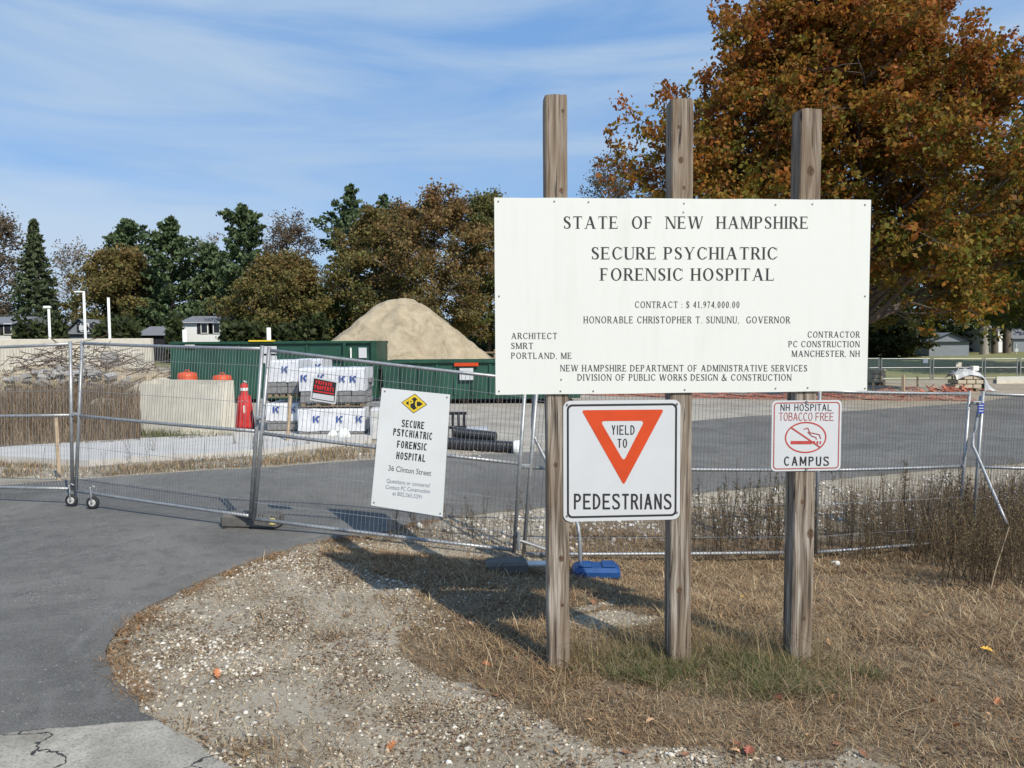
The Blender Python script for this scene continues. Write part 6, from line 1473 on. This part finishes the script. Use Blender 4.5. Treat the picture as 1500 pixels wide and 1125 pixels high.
def sd_(x, y):
    g = gmask(x, y); s = np.clip(1.05 - g * 1.05, .02, 1) * (.30 + .70 * (vnoise(x, y, 1.8, 21) > -.05)); return s * ~(inpoly(x, y, ROAD) | inpoly(x, y, APRON))
pts = scatter(rg, 190000, -2.9, 2.6, 2.9, 8.4, lambda x, y: sd_(x, y) * see(x, y) * np.clip(5.2 / y, .4, 1)); n = len(pts); print('stones', n)
pc_ = scatter(rg, 9000, -2.6, 1.0, 3.0, 7.2, lambda x, y: sd_(x, y) * see(x, y) * (vnoise(x, y, 1.4, 91) > .35)); n3 = len(pc_)
stones('coarse_gravel', pc_, rg.uniform(.018, .048, n3), rg, [(.58, .54, .46), (.48, .43, .35), (.66, .63, .56), (.36, .31, .24)], 'patches of coarser whitish stones between the drive and the posts', .6)
stones('gravel', pts, .006 + rg.exponential(.0072, n).clip(0, .036), rg, GR, 'loose tan and white gravel between the drive and the posts')
LE = [(.26, .17, .10), (.19, .12, .075), (.33, .24, .15), (.14, .095, .06)]
pts = scatter(rg, 90000, -2.9, 4.6, 2.9, 8.6, lambda x, y: (.10 + .9 * (vnoise(x, y, 2.0, 41) > .15)) * see(x, y) * ~(inpoly(x, y, ROAD) | inpoly(x, y, APRON)) * np.clip(5 / y, .4, 1)); n = len(pts)
Cn = np.stack([pts[:, 0], pts[:, 1], gz(pts[:, 0], pts[:, 1]) + rg.uniform(.002, .014, n)], -1); V_, Fc_ = cards(Cn, rg.uniform(.006, .019, n), rg, 2.2)
V_[:, 2] = (V_[:, 2] - np.repeat(Cn[:, 2], 4)) * .35 + np.repeat(Cn[:, 2], 4)
tag(npmesh('plant_litter', V_, Fc_, 'blade', np.repeat(pick(rg, LE, n), 4, axis=0)), 'crumbled brown leaf litter over gravel and grass', 'litter', kind='stuff')
RR = W([(560, 790), (600, 771), (712, 755), (800, 747), (1016, 727), (1200, 709), (1400, 696), (1500, 690), (1500, 760), (1300, 775), (1000, 790), (850, 805), (700, 805)])
pts = scatter(rg, 16000, -2, 9, 7.4, 13, lambda x, y: inpoly(x, y, RR) * (.25 + .75 * (vnoise(x, y, 1.2, 5) > -.2))); n = len(pts)
stones('crushed_stone', pts, .02 + rg.exponential(.022, n).clip(0, .09), rg, [(.55, .52, .46), (.48, .44, .38), (.66, .64, .58), (.36, .32, .27), (.25, .21, .17)], 'whitish crushed stone in the hollow behind the fence', .7)
pts = scatter(rg, 16000, -11, 6, 10.5, 18, lambda x, y: (inpoly(x, y, VG) | (inpoly(x, y, W([(440, 660), (640, 672), (790, 666), (800, 650), (560, 640)])))) * .8); n = len(pts)
stones('verge_stones', pts, .02 + rg.exponential(.018, n).clip(0, .08), rg, GR, 'pale stones along the far edge of the drive', .6)
q = scatter(rg, 5200, -6.5, 0, 3.2, 7.5, lambda x, y: inpoly(x, y, ROAD) * (.03 + .97 * (vnoise(x, y, 1.1, 17) > .45)) * .5); n = len(q)
q2 = fringe(ROAD_NEAR[0:14], 2500, .09, rg) - np.array([.16, 0]); q = np.concatenate([q, q2]); n = len(q)
stones('road_grit', q, rg.uniform(.004, .013, n), rg, GR, 'pale grit scattered on the asphalt', .6)

# --- individual fallen oak leaves
def leaf_mesh(seed):
    rs = random.Random(seed); pts = []; lob = [(0, -.5, .04), (.1, -.36, .12), (.16, -.2, .30), (.22, -.1, .13), (.3, .02, .40), (.34, .12, .14), (.3, .26, .28), (.38, .36, .10), (0, .5, .02)]
    R_ = [(w, y) for (_, y, w) in lob]; L2_ = [(-w, y) for (w, y) in R_[::-1]]
    out = R_ + L2_[1:-1]; n = len(out); z = lambda x, y: .22 * x * x * 3 + .10 * math.sin(y * 4 + seed) + .04 * math.sin(x * 9)
    vs = [(0, y, z(0, y) - .02) for y in (-.5, -.25, 0, .25, .5)]; m = MB()
    rim = [(x, y, z(x, y)) for x, y in R_]; rim2 = [(-x, y, z(x, y)) for x, y in R_]
    for rimx, flip in ((rim, 1), (rim2, 0)):
        for i in range(len(rimx) - 1):
            a, b = rimx[i], rimx[i + 1]; ca, cb__ = (0, a[1], z(0, a[1]) - .02), (0, b[1], z(0, b[1]) - .02); q_ = [ca, a, b, cb__] if flip else [cb__, b, a, ca]; m.add(q_, [(0, 1, 2, 3)])
    m.tube([(0, -.5, z(0, -.5)), (.02, -.8, .05)], .012, 3); return m
LM = []
for i, (nm, col) in enumerate((('orange', (.46, .18, .07)), ('tan', (.55, .33, .17)), ('yellow', (.72, .42, .05)), ('red', (.30, .085, .05)), ('brown', (.22, .10, .05)))):
    mt = pm('fallen_leaf_' + nm, col, .25, 6, .6); o = leaf_mesh(i).build('fallen_leaf', mt); LM.append(o.data); bpy.data.objects.remove(o)
def leaf(px, py, s, c, lab, grp=None, rz=None):
    p = G(px, py); o = bpy.data.objects.new('fallen_leaf', LM[c]); C.objects.link(o); o.location = p + Vector((0, 0, s * .22 + .01)); o.scale = (s, s, s); o.rotation_euler = (rs.uniform(-.5, .6), rs.uniform(-.5, .5), rs.uniform(0, 6.3) if rz is None else rz); tag(o, lab, 'leaf', grp or 'fallen oak leaves')
leaf(573, 1101, .075, 0, 'curled orange leaf on gravel at the bottom, left of centre'); leaf(1441, 1052, .085, 1, 'pale orange leaf upright in the grass near the bottom right'); leaf(1446, 958, .085, 2, 'bright yellow leaf in dry grass at the right')
leaf(1090, 880, .09, 2, 'yellow-orange leaf between middle and right posts'); leaf(318, 992, .075, 0, 'orange-red leaf on gravel near the asphalt edge'); leaf(1478, 955, .06, 4, 'dark brown leaf right of the bright yellow leaf')
leaf(1140, 1027, .08, 3, 'reddish leaf in front of the greener grass strip'); leaf(1097, 1107, .08, 3, 'red leaf in grass at the bottom edge, right of centre'); leaf(1363, 906, .09, 1, 'pinkish leaf in dry grass right of the right post')
leaf(757, 971, .07, 3, 'red leaf by the dry grass left of the left post'); leaf(866, 1060, .07, 1, 'tan leaf in the grass in front of the left post'); leaf(1185, 1083, .06, 1, 'small tan leaf near the bottom below the right post')
leaf(713, 978, .07, 0, 'orange leaf at the left end of the dry grass'); leaf(185, 945, .06, 0, 'orange leaf on the edge tufts by the asphalt'); leaf(700, 993, .05, 4, 'brown leaf at the front left of the dry grass')
for _ in range(46):
    px = rs.uniform(650, 1490); py = rs.uniform(870, 1120); leaf(px, py, rs.uniform(.035, .065), rs.choice([0, 1, 1, 1, 4, 4, 4]), 'small faded oak leaf lying in the brown grass', 'small leaves in the brown grass')
c = G(1225, 828); m = MB(); m.lathe(c, [(.02, 0), (.05, .015), (.04, .04), (.015, .05)], 9, wob=lambda w, z: 1 + .4 * math.sin(w * 3)); tag(m.build('paper_litter', 'white', None, origin=c), 'crumpled white paper in grass right of the right post', 'litter')
print('tris', sum(len(o.data.loops) - 2 * len(o.data.polygons) for o in bpy.data.objects if o.type == 'MESH'), 'objects', len(bpy.data.objects))
